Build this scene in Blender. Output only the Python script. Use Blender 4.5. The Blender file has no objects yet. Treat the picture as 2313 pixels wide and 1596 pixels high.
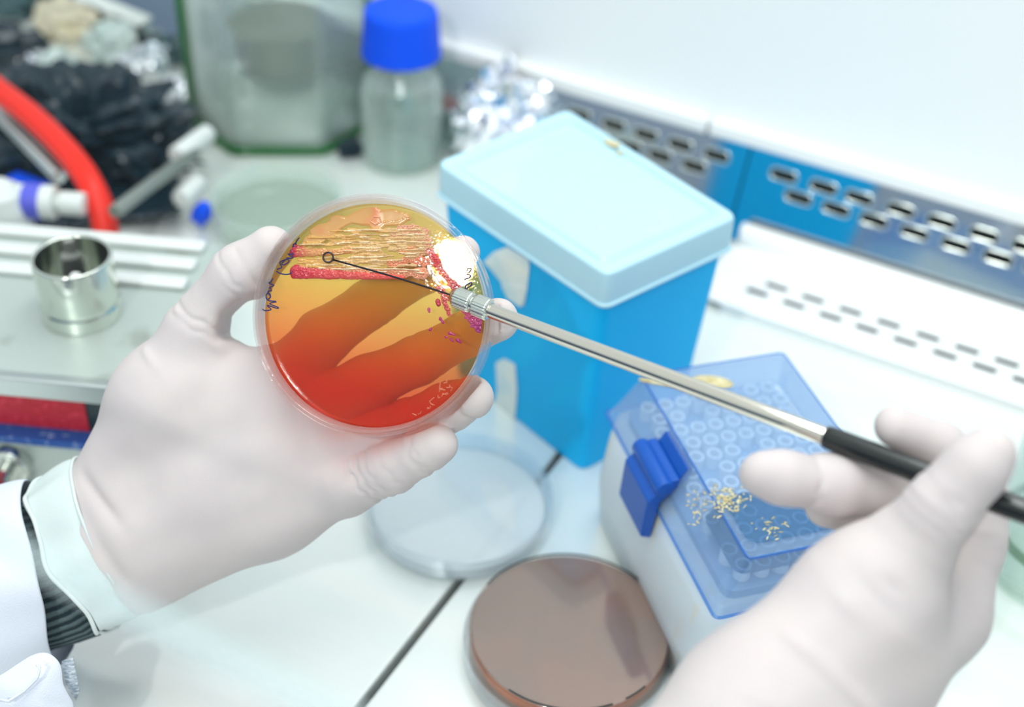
import bpy, bmesh, math, random
import numpy as np
from mathutils import Vector, Matrix
from math import sin, cos, pi, radians, sqrt, atan2

sc = bpy.context.scene
COL = sc.collection
random.seed(4)
rng = np.random.default_rng(7)

# ---------------------------------------------------------------- camera
F = 3000.0
H = 0.475
def _rx(a):
    c, s = cos(a), sin(a); return np.array([[1, 0, 0], [0, c, -s], [0, s, c]])
def _rz(a):
    c, s = cos(a), sin(a); return np.array([[c, -s, 0], [s, c, 0], [0, 0, 1]])
M = _rz(radians(27.1)) @ _rx(pi / 2 - radians(38.3)) @ _rz(radians(3.0))
O = np.array([0, 0, H])
cam_d = bpy.data.cameras.new('camera')
cam = bpy.data.objects.new('camera', cam_d)
COL.objects.link(cam)
cam.matrix_world = Matrix([[*M[0], O[0]], [*M[1], O[1]], [*M[2], O[2]], [0, 0, 0, 1]])
cam_d.sensor_width = 36
cam_d.lens = F / 2313 * 36
cam_d.clip_start = 0.01
cam_d.clip_end = 50
cam_d.dof.use_dof = True
cam_d.dof.focus_distance = 0.492
cam_d.dof.aperture_fstop = 5.2
cam_d.dof.aperture_blades = 0
sc.camera = cam

# ---------------------------------------------------------------- world, lights, exposure
sc.view_settings.view_transform = 'Standard'
sc.view_settings.look = 'None'
sc.view_settings.exposure = 0.38
sc.view_settings.gamma = 1.0
sc.view_settings.use_curve_mapping = False
sc.cycles.use_denoising = True
sc.cycles.max_bounces = 9
sc.cycles.use_adaptive_sampling = True
sc.cycles.adaptive_threshold = 0.02
sc.cycles.transparent_max_bounces = 24
sc.cycles.transmission_bounces = 10
sc.cycles.caustics_reflective = False
sc.cycles.caustics_refractive = False
sc.cycles.sample_clamp_indirect = 6

world = bpy.data.worlds.new('laboratory_room')
sc.world = world
world.use_nodes = True
wn = world.node_tree; wn.nodes.clear()
def wnode(t, **k):
    n = wn.nodes.new(t)
    for a, b in k.items(): setattr(n, a, b)
    return n
wo = wnode('ShaderNodeOutputWorld'); wb = wnode('ShaderNodeBackground')
wtc = wnode('ShaderNodeTexCoord'); wsep = wnode('ShaderNodeSeparateXYZ')
wr = wnode('ShaderNodeValToRGB')
wmr = wnode('ShaderNodeMapRange')
wmr.inputs[1].default_value = -1; wmr.inputs[2].default_value = 1
wn.links.new(wtc.outputs['Generated'], wsep.inputs[0])
wn.links.new(wsep.outputs[2], wmr.inputs[0]); wn.links.new(wmr.outputs[0], wr.inputs[0])
el = wr.color_ramp.elements
el[0].position = 0.40; el[0].color = (.30, .34, .36, 1)
el[1].position = 0.66; el[1].color = (.93, 1.0, 1.03, 1)
e = el.new(0.52); e.color = (.42, .48, .52, 1)
# furniture and clothes of the room as soft dark blue patches near the horizon
wno = wnode('ShaderNodeTexNoise'); wno.inputs['Scale'].default_value = 3.2; wno.inputs['Detail'].default_value = 3
wn.links.new(wtc.outputs['Generated'], wno.inputs['Vector'])
wr2 = wnode('ShaderNodeValToRGB')
wr2.color_ramp.elements[0].position = .32; wr2.color_ramp.elements[0].color = (.75, .60, .55, 1)
wr2.color_ramp.elements[1].position = .44; wr2.color_ramp.elements[1].color = (.04, .15, .34, 1)
wn.links.new(wno.outputs[0], wr2.inputs[0])
wband = wnode('ShaderNodeValToRGB')
b = wband.color_ramp.elements
b[0].position = .46; b[0].color = (1, 1, 1, 1); b[1].position = .72; b[1].color = (0, 0, 0, 1)
wn.links.new(wmr.outputs[0], wband.inputs[0])
wmx = wnode('ShaderNodeMix', data_type='RGBA', blend_type='MULTIPLY')
wys = wnode('ShaderNodeMapRange'); wys.inputs[1].default_value = .25; wys.inputs[2].default_value = -.35
wn.links.new(wsep.outputs[1], wys.inputs[0])
wmu = wnode('ShaderNodeMath', operation='MULTIPLY'); wn.links.new(wband.outputs[0], wmu.inputs[0]); wn.links.new(wys.outputs[0], wmu.inputs[1])
wn.links.new(wmu.outputs[0], wmx.inputs[0]); wn.links.new(wr.outputs[0], wmx.inputs[6]); wn.links.new(wr2.outputs[0], wmx.inputs[7])
wn.links.new(wmx.outputs[2], wb.inputs[0]); wb.inputs[1].default_value = 0.74
wn.links.new(wb.outputs[0], wo.inputs[0])

def area(name, loc, target, sx, sy, power, col=(1, 1, 1)):
    l = bpy.data.lights.new(name, 'AREA'); l.shape = 'RECTANGLE'; l.size = sx; l.size_y = sy
    l.energy = power; l.color = col
    o = bpy.data.objects.new(name, l); COL.objects.link(o); o.location = loc
    o.rotation_euler = (Vector(target) - Vector(loc)).to_track_quat('-Z', 'Y').to_euler()
    return o
area('cabinet_tube_light', (-0.15, 0.46, 1.0), (-0.2, 0.46, 0), 1.1, 0.22, 5.2, (.96, 1, 1))
# small lamp near the camera; its mirror image shows on the agar of the culture dish
_ax = M @ np.array([-sin(radians(6)), 0, cos(radians(6))])
_r = M @ np.array([(1024 - 1156.5) / F, -(592 - 798) / F, -1.0]); _hit = O + .498 * _r; _r = _r / np.linalg.norm(_r)
_refl = _r - 2 * (_r @ _ax) * _ax
_lo = _hit + 1.5 * _refl
lamp = area('examination_lamp', tuple(_lo), tuple(_hit), .040, .046, 4.6, (1, .985, .97)); lamp.data.shape = 'ELLIPSE'

# ---------------------------------------------------------------- geometry helpers
def ray(px, py): return M @ np.array([(px - 1156.5) / F, -(py - 798) / F, -1.0])
def P3(px, py, d): return Vector(O + d * ray(px, py))
def PZ(px, py, z):
    r = ray(px, py); return Vector(O + (z - H) / r[2] * r)
def PY(px, py, y):
    r = ray(px, py); return Vector(O + y / r[1] * r)
def w2c(v): return M.T @ (np.array(v) - O)

def link(me, name, mat=None, parent=None, smooth=True, loc=None):
    o = bpy.data.objects.new(name, me); COL.objects.link(o)
    if mat is not None:
        for m in (mat if isinstance(mat, (list, tuple)) else [mat]): me.materials.append(m)
    if smooth:
        me.polygons.foreach_set('use_smooth', [True] * len(me.polygons))
    if parent is not None: o.parent = parent
    if loc is not None: o.location = loc
    return o
def from_bm(bm, name, mat=None, parent=None, smooth=True, loc=None, fix=True):
    if fix: bmesh.ops.recalc_face_normals(bm, faces=bm.faces[:])
    me = bpy.data.meshes.new(name); bm.to_mesh(me); bm.free()
    return link(me, name, mat, parent, smooth, loc)
def tag(o, label=None, cat=None, group=None, kind=None):
    if label: o['label'] = label
    if cat: o['category'] = cat
    if group: o['group'] = group
    if kind: o['kind'] = kind
    return o
def empty(name, loc, rz=0.0, label=None, cat=None, group=None, mw=None):
    o = bpy.data.objects.new(name, None); COL.objects.link(o); o.empty_display_size = .01
    if mw is not None: o.matrix_world = mw
    else: o.location = loc; o.rotation_euler = (0, 0, rz)
    return tag(o, label, cat, group)
def bevel(o, w=.001, seg=3, ang=35):
    m = o.modifiers.new('bevel', 'BEVEL'); m.width = w; m.segments = seg; m.limit_method = 'ANGLE'; m.angle_limit = radians(ang)
    m.harden_normals = False
    return o
def solid(o, t, off=0):
    m = o.modifiers.new('thick', 'SOLIDIFY'); m.thickness = t; m.offset = off; return o
def subd(o, n=1):
    m = o.modifiers.new('sub', 'SUBSURF'); m.levels = n; m.render_levels = n; return o

def add_box(bm, c, s, rot=None):
    r = bmesh.ops.create_cube(bm, size=1)
    mt = Matrix.Translation(c) @ (rot.to_4x4() if rot else Matrix()) @ Matrix.Diagonal((*s, 1))
    bmesh.ops.transform(bm, matrix=mt, verts=r['verts'])
    return r['verts']
def add_lathe(bm, prof, seg=64, closed=False, mtx=None, wob=None):
    # support loops next to every corner keep flat faces flat under smooth shading
    P0 = list(prof) + ([prof[0]] if closed else []); prof2 = []; src = []
    for k in range(len(P0) - 1):
        (r0, z0), (r1, z1) = P0[k], P0[k + 1]; L = math.hypot(r1 - r0, z1 - z0)
        prof2.append((r0, z0)); src.append(k)
        if L > .0022:
            o_ = .0003 / L
            if r0 > 1e-6: prof2.append((r0 + (r1 - r0) * o_, z0 + (z1 - z0) * o_)); src.append(k)
            if r1 > 1e-6: prof2.append((r1 - (r1 - r0) * o_, z1 - (z1 - z0) * o_)); src.append(k + 1)
    if not closed: prof2.append(P0[-1]); src.append(len(P0) - 1)
    rings = []
    for k, (r, z) in zip(src, prof2):
        if r < 1e-6:
            rings.append([bm.verts.new((0, 0, z))])
        else:
            ring = []
            for i in range(seg):
                a = 2 * pi * i / seg
                rr = r * (wob(a, k) if wob else 1)
                ring.append(bm.verts.new((rr * cos(a), rr * sin(a), z)))
            rings.append(ring)
    n = len(rings)
    for k in range(n if closed else n - 1):
        a, b = rings[k], rings[(k + 1) % n]
        for i in range(seg):
            j = (i + 1) % seg
            if len(a) == 1 and len(b) == 1: continue
            if len(a) == 1: bm.faces.new((a[0], b[i], b[j]))
            elif len(b) == 1: bm.faces.new((a[i], b[0], a[j]))
            else: bm.faces.new((a[i], b[i], b[j], a[j]))
    if mtx is not None:
        bmesh.ops.transform(bm, matrix=mtx, verts=[v for r in rings for v in r])
def add_tube(bm, pts, rad, seg=12, cap=True, closed=False):
    pts = [Vector(p) for p in pts]; n = len(pts)
    rads = rad if isinstance(rad, (list, tuple)) else [rad] * n
    up = None; rings = []
    for i in range(n):
        if closed: t = pts[(i + 1) % n] - pts[i - 1]
        else: t = pts[min(i + 1, n - 1)] - pts[max(i - 1, 0)]
        t.normalize()
        if up is None:
            up = t.orthogonal().normalized()
        else:
            up = (up - t * up.dot(t))
            up = up.normalized() if up.length > 1e-6 else t.orthogonal().normalized()
        b = t.cross(up)
        rings.append([bm.verts.new(pts[i] + rads[i] * (cos(2 * pi * k / seg) * up + sin(2 * pi * k / seg) * b)) for k in range(seg)])
    for i in range(n if closed else n - 1):
        a, b = rings[i], rings[(i + 1) % n]
        for k in range(seg):
            bm.faces.new((a[k], a[(k + 1) % seg], b[(k + 1) % seg], b[k]))
    if cap and not closed:
        bm.faces.new(rings[0]); bm.faces.new(rings[-1])
def smoothpath(pts, n=8):
    pts = [Vector(p) for p in pts]; out = []
    q = [2 * pts[0] - pts[1]] + pts + [2 * pts[-1] - pts[-2]]
    for i in range(1, len(q) - 2):
        a, b, c, d = q[i - 1:i + 3]
        for k in range(n):
            t = k / n
            out.append(.5 * ((2 * b) + (c - a) * t + (2 * a - 5 * b + 4 * c - d) * t * t + (3 * b - a - 3 * c + d) * t ** 3))
    out.append(pts[-1]); return out
def rounded_poly(pts, r, seg=5):
    out = []; n = len(pts)
    for i in range(n):
        p, a, b = Vector(pts[i]), Vector(pts[i - 1]), Vector(pts[(i + 1) % n])
        rr = r[i] if isinstance(r, (list, tuple)) else r
        if rr <= 0: out.append(p); continue
        u = (a - p).normalized(); v = (b - p).normalized()
        s, e_ = p + u * rr, p + v * rr
        for k in range(seg + 1):
            t = k / seg
            out.append((1 - t) ** 2 * s + 2 * t * (1 - t) * p + t * t * e_)
    return out
def loft(bm, loops, cap0=True, cap1=True):
    R = [[bm.verts.new(p) for p in l] for l in loops]
    for a, b in zip(R[:-1], R[1:]):
        n = len(a)
        for i in range(n):
            bm.faces.new((a[i], a[(i + 1) % n], b[(i + 1) % n], b[i]))
    if cap0: bm.faces.new(R[0])
    if cap1: bm.faces.new(R[-1])
    return R
def perforated(outer, holes):
    """planar sheet in XY with holes; returns bmesh"""
    bm = bmesh.new(); edges = []
    for loop in [outer] + holes:
        vs = [bm.verts.new((p[0], p[1], 0)) for p in loop]
        for i in range(len(vs)): edges.append(bm.edges.new((vs[i], vs[(i + 1) % len(vs)])))
    bmesh.ops.triangle_fill(bm, edges=edges, use_beauty=True, use_dissolve=False)
    return bm
def slotloop(cx, cy, L, W, r=None, seg=4):
    r = min(L, W) / 2 * .98 if r is None else r
    return [(p.x, p.y) for p in rounded_poly([Vector((cx - L / 2, cy - W / 2)), Vector((cx + L / 2, cy - W / 2)), Vector((cx + L / 2, cy + W / 2)), Vector((cx - L / 2, cy + W / 2))], r, seg)]

# ---------------------------------------------------------------- materials
def lin(c):
    return tuple(((x / 255) / 12.92 if x / 255 <= .04045 else ((x / 255 + .055) / 1.055) ** 2.4) for x in c)
class NT:
    def __init__(s, name):
        s.m = bpy.data.materials.new(name); s.m.use_nodes = True; s.t = s.m.node_tree; s.t.nodes.clear()
        s.out = s.n('ShaderNodeOutputMaterial')
    def n(s, t, **k):
        x = s.t.nodes.new(t)
        for a, b in k.items(): setattr(x, a, b)
        return x
    def l(s, a, b): s.t.links.new(a, b)
def noise(N, scale, detail=3, vec=None, rough=.5):
    t = N.n('ShaderNodeTexNoise'); t.inputs['Scale'].default_value = scale; t.inputs['Detail'].default_value = detail
    t.inputs['Roughness'].default_value = rough
    if vec is None:
        tc = N.n('ShaderNodeTexCoord'); vec = tc.outputs['Object']
    N.l(vec, t.inputs['Vector']); return t
def stretched(N, sx, sy, sz):
    tc = N.n('ShaderNodeTexCoord'); mp = N.n('ShaderNodeMapping'); mp.inputs['Scale'].default_value = (sx, sy, sz)
    N.l(tc.outputs['Object'], mp.inputs[0]); return mp.outputs[0]
def pbr(name, col, rough=.5, metal=0, bump=0, bscale=200, var=None, vscale=30, sss=0, trans=0, ior=1.45, stretch=None, coat=0, vlo=.4, vhi=.65, spec=.5, rvar=0, sheen=0):
    N = NT(name); p = N.n('ShaderNodeBsdfPrincipled')
    p.inputs['Base Color'].default_value = (*lin(col), 1); p.inputs['Roughness'].default_value = rough
    p.inputs['Metallic'].default_value = metal; p.inputs['IOR'].default_value = ior
    p.inputs['Transmission Weight'].default_value = trans
    p.inputs['Coat Weight'].default_value = coat
    p.inputs['Specular IOR Level'].default_value = spec
    if sss:
        p.inputs['Subsurface Weight'].default_value = sss
        p.inputs['Subsurface Radius'].default_value = (1, .5, .4); p.inputs['Subsurface Scale'].default_value = .004
    vec = stretched(N, *stretch) if stretch else None
    if var is not None:
        t = noise(N, vscale, 4, vec); r = N.n('ShaderNodeValToRGB')
        r.color_ramp.elements[0].position = vlo; r.color_ramp.elements[1].position = vhi
        r.color_ramp.elements[0].color = (*lin(col), 1); r.color_ramp.elements[1].color = (*lin(var), 1)
        N.l(t.outputs[0], r.inputs[0]); N.l(r.outputs[0], p.inputs['Base Color'])
    if rvar:
        t = noise(N, vscale * 1.3, 4, vec); mr = N.n('ShaderNodeMapRange')
        mr.inputs[3].default_value = max(rough - rvar, .02); mr.inputs[4].default_value = rough + rvar
        N.l(t.outputs[0], mr.inputs[0]); N.l(mr.outputs[0], p.inputs['Roughness'])
    if bump:
        t = noise(N, bscale, 4, vec); bp = N.n('ShaderNodeBump'); bp.inputs['Strength'].default_value = bump; bp.inputs['Distance'].default_value = .001
        N.l(t.outputs[0], bp.inputs['Height']); N.l(bp.outputs[0], p.inputs['Normal'])
    N.l(p.outputs[0], N.out.inputs[0]); return N.m
def schlick(N, f0, fmax=.7):
    lw = N.n('ShaderNodeLayerWeight'); lw.inputs[0].default_value = .5
    pw = N.n('ShaderNodeMath', operation='POWER'); pw.inputs[1].default_value = 5; N.l(lw.outputs['Facing'], pw.inputs[0])
    mr = N.n('ShaderNodeMapRange'); mr.inputs[3].default_value = f0; mr.inputs[4].default_value = fmax
    N.l(pw.outputs[0], mr.inputs[0]); return mr, lw
def clear(name, tint=(1, 1, 1), edge=(.8, .85, .88), eamt=.5, gloss=.12, rough=.02, blend=.35, haze=0.0, hcol=(1, 1, 1), bump=0, bscale=300, vary=None, tlw=.5):
    """clear plastic or glass: tinted transparency, more body colour at grazing angles, a clear reflection"""
    N = NT(name)
    tr = N.n('ShaderNodeBsdfTransparent'); tr.inputs[0].default_value = (*tint, 1)
    df = N.n('ShaderNodeBsdfDiffuse'); df.inputs[0].default_value = (*edge, 1)
    tl = N.n('ShaderNodeBsdfTranslucent'); tl.inputs[0].default_value = (*edge, 1)
    ad = N.n('ShaderNodeMixShader'); ad.inputs[0].default_value = tlw; N.l(df.outputs[0], ad.inputs[1]); N.l(tl.outputs[0], ad.inputs[2])
    lw = N.n('ShaderNodeLayerWeight'); lw.inputs[0].default_value = blend
    mr = N.n('ShaderNodeMapRange'); mr.inputs[3].default_value = haze; mr.inputs[4].default_value = haze + eamt
    N.l(lw.outputs['Facing'], mr.inputs[0])
    if vary:
        t = noise(N, vary[0], 4); r = N.n('ShaderNodeValToRGB'); r.color_ramp.elements[0].position = vary[1]; r.color_ramp.elements[1].position = vary[2]
        r.color_ramp.elements[1].color = (vary[3],) * 3 + (1,)
        r.color_ramp.elements[0].color = (0, 0, 0, 1)
        N.l(t.outputs[0], r.inputs[0]); a = N.n('ShaderNodeMath', operation='ADD'); a.use_clamp = True
        N.l(mr.outputs[0], a.inputs[0]); N.l(r.outputs[0], a.inputs[1]); fac = a.outputs[0]
    else: fac = mr.outputs[0]
    m1 = N.n('ShaderNodeMixShader'); N.l(fac, m1.inputs[0]); N.l(tr.outputs[0], m1.inputs[1]); N.l(ad.outputs[0], m1.inputs[2])
    gl = N.n('ShaderNodeBsdfGlossy'); gl.inputs['Roughness'].default_value = rough; gl.inputs[0].default_value = (1, 1, 1, 1)
    fr, flw = schlick(N, (gloss * 3.5 / (2 + gloss * 3.5)) ** 2)
    m2 = N.n('ShaderNodeMixShader'); N.l(fr.outputs[0], m2.inputs[0]); N.l(m1.outputs[0], m2.inputs[1]); N.l(gl.outputs[0], m2.inputs[2])
    if bump:
        t = noise(N, bscale, 3); bp = N.n('ShaderNodeBump'); bp.inputs['Strength'].default_value = bump; bp.inputs['Distance'].default_value = .001
        N.l(t.outputs[0], bp.inputs['Height']); N.l(bp.outputs[0], gl.inputs['Normal']); N.l(bp.outputs[0], flw.inputs['Normal'])
    N.l(m2.outputs[0], N.out.inputs[0]); return N.m

MAT = {}
MAT['worktop'] = pbr('worktop_steel', (240, 246, 242), .20, .30, bump=.04, bscale=60, var=(246, 248, 243), vscale=9, stretch=(1, 5, 1), rvar=.1)
MAT['gapdark'] = pbr('gap_dark', (16, 26, 28), .6)
MAT['wall'] = pbr('wall_white', (250, 252, 252), .45)
MAT['mirror'] = pbr('polished_steel', (205, 215, 222), .09, 1.0, bump=.03, bscale=14, stretch=(1, 1, 1))
MAT['steel'] = pbr('brushed_steel', (205, 212, 210), .28, 1.0, bump=.08, bscale=120, stretch=(1, 8, 8))
MAT['steelflat'] = pbr('stained_steel_sheet', (200, 210, 204), .38, .5, bump=.08, bscale=180, var=(150, 152, 138), vscale=28, vlo=.58, vhi=.78)
MAT['ribsteel'] = pbr('bright_steel', (240, 243, 240), .35, .3)
MAT['chrome'] = pbr('chrome', (212, 216, 208), .14, 1.0, bump=.05, bscale=90)
MAT['rod'] = pbr('nickel_rod', (214, 208, 196), .13, 1.0)
MAT['black'] = pbr('black_plastic', (14, 18, 18), .22, coat=.3)
MAT['wire'] = pbr('wire_metal', (52, 48, 56), .35, .8)
MAT['whitepaint'] = pbr('white_enamel', (252, 252, 251), .35)
MAT['glove'] = pbr('latex_glove', (207, 196, 196), .55, bump=.12, bscale=2200, sss=.2, var=(214, 203, 200), vscale=30, spec=.25)
MAT['cuff'] = pbr('latex_cuff', (218, 226, 222), .42, bump=.15, bscale=500, sss=.3, spec=.35)
MAT['coat'] = pbr('white_cotton', (222, 228, 238), .85, bump=.25, bscale=1500)
MAT['blue'] = pbr('blue_box_plastic', (0, 190, 255), .5, bump=.05, bscale=60, spec=.2)
MAT['cap'] = pbr('blue_cap_plastic', (0, 84, 245), .5, spec=.3)
MAT['latch'] = pbr('latch_blue', (4, 82, 178), .35)
MAT['lidwell'] = clear('lid_well_plastic', (.55, .70, .86), (.10, .27, .46), .4, .12, .05, .35, haze=.35, tlw=.3)
MAT['frost'] = pbr('frosted_polypropylene', (214, 226, 234), .4, var=(222, 208, 160), vscale=55, vlo=.60, vhi=.78, sss=.2, bump=.15, bscale=90, stretch=(1, 1, .35))
MAT['red'] = pbr('red_rubber', (245, 40, 22), .38, spec=.4)
MAT['redtag'] = pbr('red_label', (205, 12, 40), .45, var=(240, 50, 80), vscale=400, vlo=.5, vhi=.7)
MAT['bluestrip'] = pbr('blue_strip', (20, 80, 165), .4, var=(140, 170, 215), vscale=240, vlo=.6, vhi=.7)
MAT['dark'] = pbr('dark_panel', (20, 44, 50), .3)
MAT['bag'] = pbr('black_bag_film', (22, 42, 54), .22, bump=.6, bscale=60, spec=.5)
MAT['foil'] = pbr('aluminium_foil', (244, 246, 252), .20, 1.0, bump=.8, bscale=130)
MAT['paper'] = pbr('tape_paper', (246, 252, 246), .6, var=(214, 240, 246), vscale=60)
MAT['scab'] = pbr('dried_residue', (222, 212, 170), .7, bump=.5, bscale=500, var=(190, 172, 120), vscale=300)
MAT['violet'] = pbr('violet_plastic', (92, 96, 215), .45)
MAT['rubber_white'] = pbr('white_rubber', (225, 230, 226), .5)
MAT['ink'] = pbr('marker_ink', (28, 26, 92), .5)
MAT['brown'] = None

MAT['glass_clear'] = clear('clear_glass', (.93, .97, .95), (.70, .80, .76), .45, .14, .03, .3)
MAT['glass_green'] = clear('green_glass_edge', (.20, .52, .26), (.06, .36, .10), .35, .10, .05, .4, haze=.55)
MAT['glass_body'] = clear('greenish_glass', (.93, .975, .95), (.88, .97, .93), .60, .15, .05, .25, haze=.10, bump=.3, bscale=40, tlw=.15)
MAT['dishplastic'] = clear('dish_polystyrene', (.99, .98, .98), (.80, .66, .64), .70, .15, .02, .16, tlw=.3)
MAT['dishclear'] = clear('clear_dish_polystyrene', (.985, .992, 1), (.72, .85, .94), .60, .15, .03, .14, tlw=.2)
MAT['pale_agar'] = clear('pale_agar', (.985, .995, .99), (.95, .985, .98), .15, .08, .15, .3, haze=.55, bump=.5, bscale=260, tlw=.05)
MAT['boxlid'] = clear('frosted_blue_lid', (.75, .92, 1.0), (.56, .84, .96), .1, .10, .18, .4, haze=.90, vary=(13, .50, .60, .1), tlw=.06)
MAT['tiplid'] = clear('translucent_blue_lid', (.92, .95, .99), (.42, .62, .88), .35, .11, .05, .35, haze=.14, vary=(60, .60, .72, .15), tlw=.2)
MAT['tiplid_edge'] = clear('blue_lid_edge', (.62, .78, .96), (.10, .34, .85), .4, .1, .05, .4, haze=.25)
MAT['sash'] = clear('sash_glass', (.985, .995, .99), (.7, .85, .8), .04, .03, 0, .2)
MAT['sashedge'] = clear('sash_glass_edge', (.97, .99, .99), (.9, 1, 1), .1, .06, .1, .3, haze=.22)

# knit cuff: ribs running along the arm
def knit():
    N = NT('grey_knit'); p = N.n('ShaderNodeBsdfPrincipled'); p.inputs['Roughness'].default_value = .95
    at = N.n('ShaderNodeAttribute', attribute_name='rib')
    sn = N.n('ShaderNodeMath', operation='SINE'); mu = N.n('ShaderNodeMath', operation='MULTIPLY'); mu.inputs[1].default_value = 2 * pi * 46
    N.l(at.outputs['Fac'], mu.inputs[0]); N.l(mu.outputs[0], sn.inputs[0])
    t = noise(N, 900, 3); ad = N.n('ShaderNodeMath', operation='ADD'); N.l(sn.outputs[0], ad.inputs[0]); N.l(t.outputs[0], ad.inputs[1])
    r = N.n('ShaderNodeValToRGB'); r.color_ramp.elements[0].color = (.012, .03, .04, 1); r.color_ramp.elements[1].color = (.11, .16, .17, 1)
    r.color_ramp.elements[0].position = 0; r.color_ramp.elements[1].position = 1.2 / 1.5
    N.l(ad.outputs[0], r.inputs[0]); N.l(r.outputs[0], p.inputs['Base Color'])
    bp = N.n('ShaderNodeBump'); bp.inputs['Strength'].default_value = .8; bp.inputs['Distance'].default_value = .0008
    N.l(ad.outputs[0], bp.inputs['Height']); N.l(bp.outputs[0], p.inputs['Normal'])
    N.l(p.outputs[0], N.out.inputs[0]); return N.m
MAT['knit'] = knit()

# agar: pigment runs from amber at the top of the plate to red at the bottom (the indicator has turned)
def agar():
    N = NT('indicator_agar')
    tc = N.n('ShaderNodeTexCoord'); sp = N.n('ShaderNodeSeparateXYZ'); N.l(tc.outputs['Object'], sp.inputs[0])
    ad = N.n('ShaderNodeMath', operation='MULTIPLY_ADD'); N.l(sp.outputs[0], ad.inputs[0]); ad.inputs[1].default_value = .25; N.l(sp.outputs[1], ad.inputs[2])
    mr = N.n('ShaderNodeMapRange'); mr.inputs[1].default_value = -.042; mr.inputs[2].default_value = .042
    N.l(ad.outputs[0], mr.inputs[0])
    r = N.n('ShaderNodeValToRGB'); E_ = r.color_ramp.elements
    E_[0].position = .12; E_[0].color = (.99, .37, .22, 1)
    E_[1].position = .95; E_[1].color = (.96, .81, .46, 1)
    a = E_.new(.40); a.color = (.998, .64, .32, 1)
    a = E_.new(.62); a.color = (.998, .81, .38, 1)
    N.l(mr.outputs[0], r.inputs[0])
    tr = N.n('ShaderNodeBsdfTransparent'); N.l(r.outputs[0], tr.inputs[0])
    df = N.n('ShaderNodeBsdfDiffuse'); tl = N.n('ShaderNodeBsdfTranslucent'); N.l(r.outputs[0], tl.inputs[0]); sc2 = N.n('ShaderNodeMix', data_type='RGBA', blend_type='MULTIPLY'); sc2.inputs[0].default_value = 1
    N.l(r.outputs[0], sc2.inputs[6]); sc2.inputs[7].default_value = (1, .55, .25, 1); N.l(sc2.outputs[2], df.inputs[0])
    ms = N.n('ShaderNodeMixShader'); ms.inputs[0].default_value = .5; N.l(df.outputs[0], ms.inputs[1]); N.l(tl.outputs[0], ms.inputs[2])
    mt = N.n('ShaderNodeMixShader'); mt.inputs[0].default_value = .035; N.l(tr.outputs[0], mt.inputs[1]); N.l(ms.outputs[0], mt.inputs[2]); tr = mt
    gl = N.n('ShaderNodeBsdfGlossy'); gl.inputs['Roughness'].default_value = .03
    fr, flw = schlick(N, .02)
    t = noise(N, 330, 2); bp = N.n('ShaderNodeBump'); bp.inputs['Strength'].default_value = .035; bp.inputs['Distance'].default_value = .001
    N.l(t.outputs[0], bp.inputs['Height']); N.l(bp.outputs[0], gl.inputs['Normal'])
    m2 = N.n('ShaderNodeMixShader'); N.l(fr.outputs[0], m2.inputs[0]); N.l(tr.outputs[0], m2.inputs[1]); N.l(gl.outputs[0], m2.inputs[2])
    N.l(m2.outputs[0], N.out.inputs[0]); return N.m
MAT['agar'] = agar()
def colony():
    N = NT('bacterial_growth'); p = N.n('ShaderNodeBsdfPrincipled'); p.inputs['Roughness'].default_value = .09
    a = N.n('ShaderNodeAttribute', attribute_name='pigment'); N.l(a.outputs['Color'], p.inputs['Base Color'])
    p.inputs['Subsurface Weight'].default_value = .2; p.inputs['Subsurface Scale'].default_value = .001
    tr = N.n('ShaderNodeBsdfTransparent'); tr.inputs[0].default_value = (.95, .72, .5, 1)
    mx = N.n('ShaderNodeMixShader'); N.l(a.outputs['Alpha'], mx.inputs[0]); N.l(tr.outputs[0], mx.inputs[1]); N.l(p.outputs[0], mx.inputs[2])
    N.l(mx.outputs[0], N.out.inputs[0]); return N.m
MAT['colony'] = colony()
def brown_agar():
    N = NT('chocolate_agar_grey_sheen'); p = N.n('ShaderNodeBsdfPrincipled')
    t = noise(N, 22, 2); r = N.n('ShaderNodeValToRGB')
    r.color_ramp.elements[0].position = .42; r.color_ramp.elements[0].color = (*lin((138, 130, 127)), 1)  # grey of the mirrored ceiling put into the brown agar's base colour
    r.color_ramp.elements[1].position = .62; r.color_ramp.elements[1].color = (*lin((150, 132, 124)), 1)
    N.l(t.outputs[0], r.inputs[0]); N.l(r.outputs[0], p.inputs['Base Color'])
    p.inputs['Roughness'].default_value = .12; p.inputs['Coat Weight'].default_value = .6; p.inputs['Coat Roughness'].default_value = .06
    p.inputs['IOR'].default_value = 1.8
    N.l(p.outputs[0], N.out.inputs[0]); return N.m
MAT['brown'] = brown_agar()
MAT['brown_side'] = pbr('chocolate_agar_side', (196, 112, 52), .3, var=(160, 84, 40), vscale=40)

# ---------------------------------------------------------------- structure
def struct(o): o['kind'] = 'structure'; return o
SEAM = -0.2115
bm = bmesh.new(); add_box(bm, (SEAM - .0018 - .35, .35, -.006), (.70, .85, .012))
struct(bevel(from_bm(bm, 'floor', MAT['worktop'], smooth=False), .0015, 2))
bm = bmesh.new(); add_box(bm, (SEAM + .0018 + .35, .35, -.006), (.70, .85, .012))
struct(bevel(from_bm(bm, 'floor', MAT['worktop'], smooth=False), .0015, 2))
bm = bmesh.new(); add_box(bm, (SEAM, .33, -.014), (1.4, .8, .004)); struct(from_bm(bm, 'trim_1', MAT['gapdark'], smooth=False))
# bright folded edge strip lying over the rear part of the seam
yq = PZ(1238, 1045, 0).y
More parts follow.
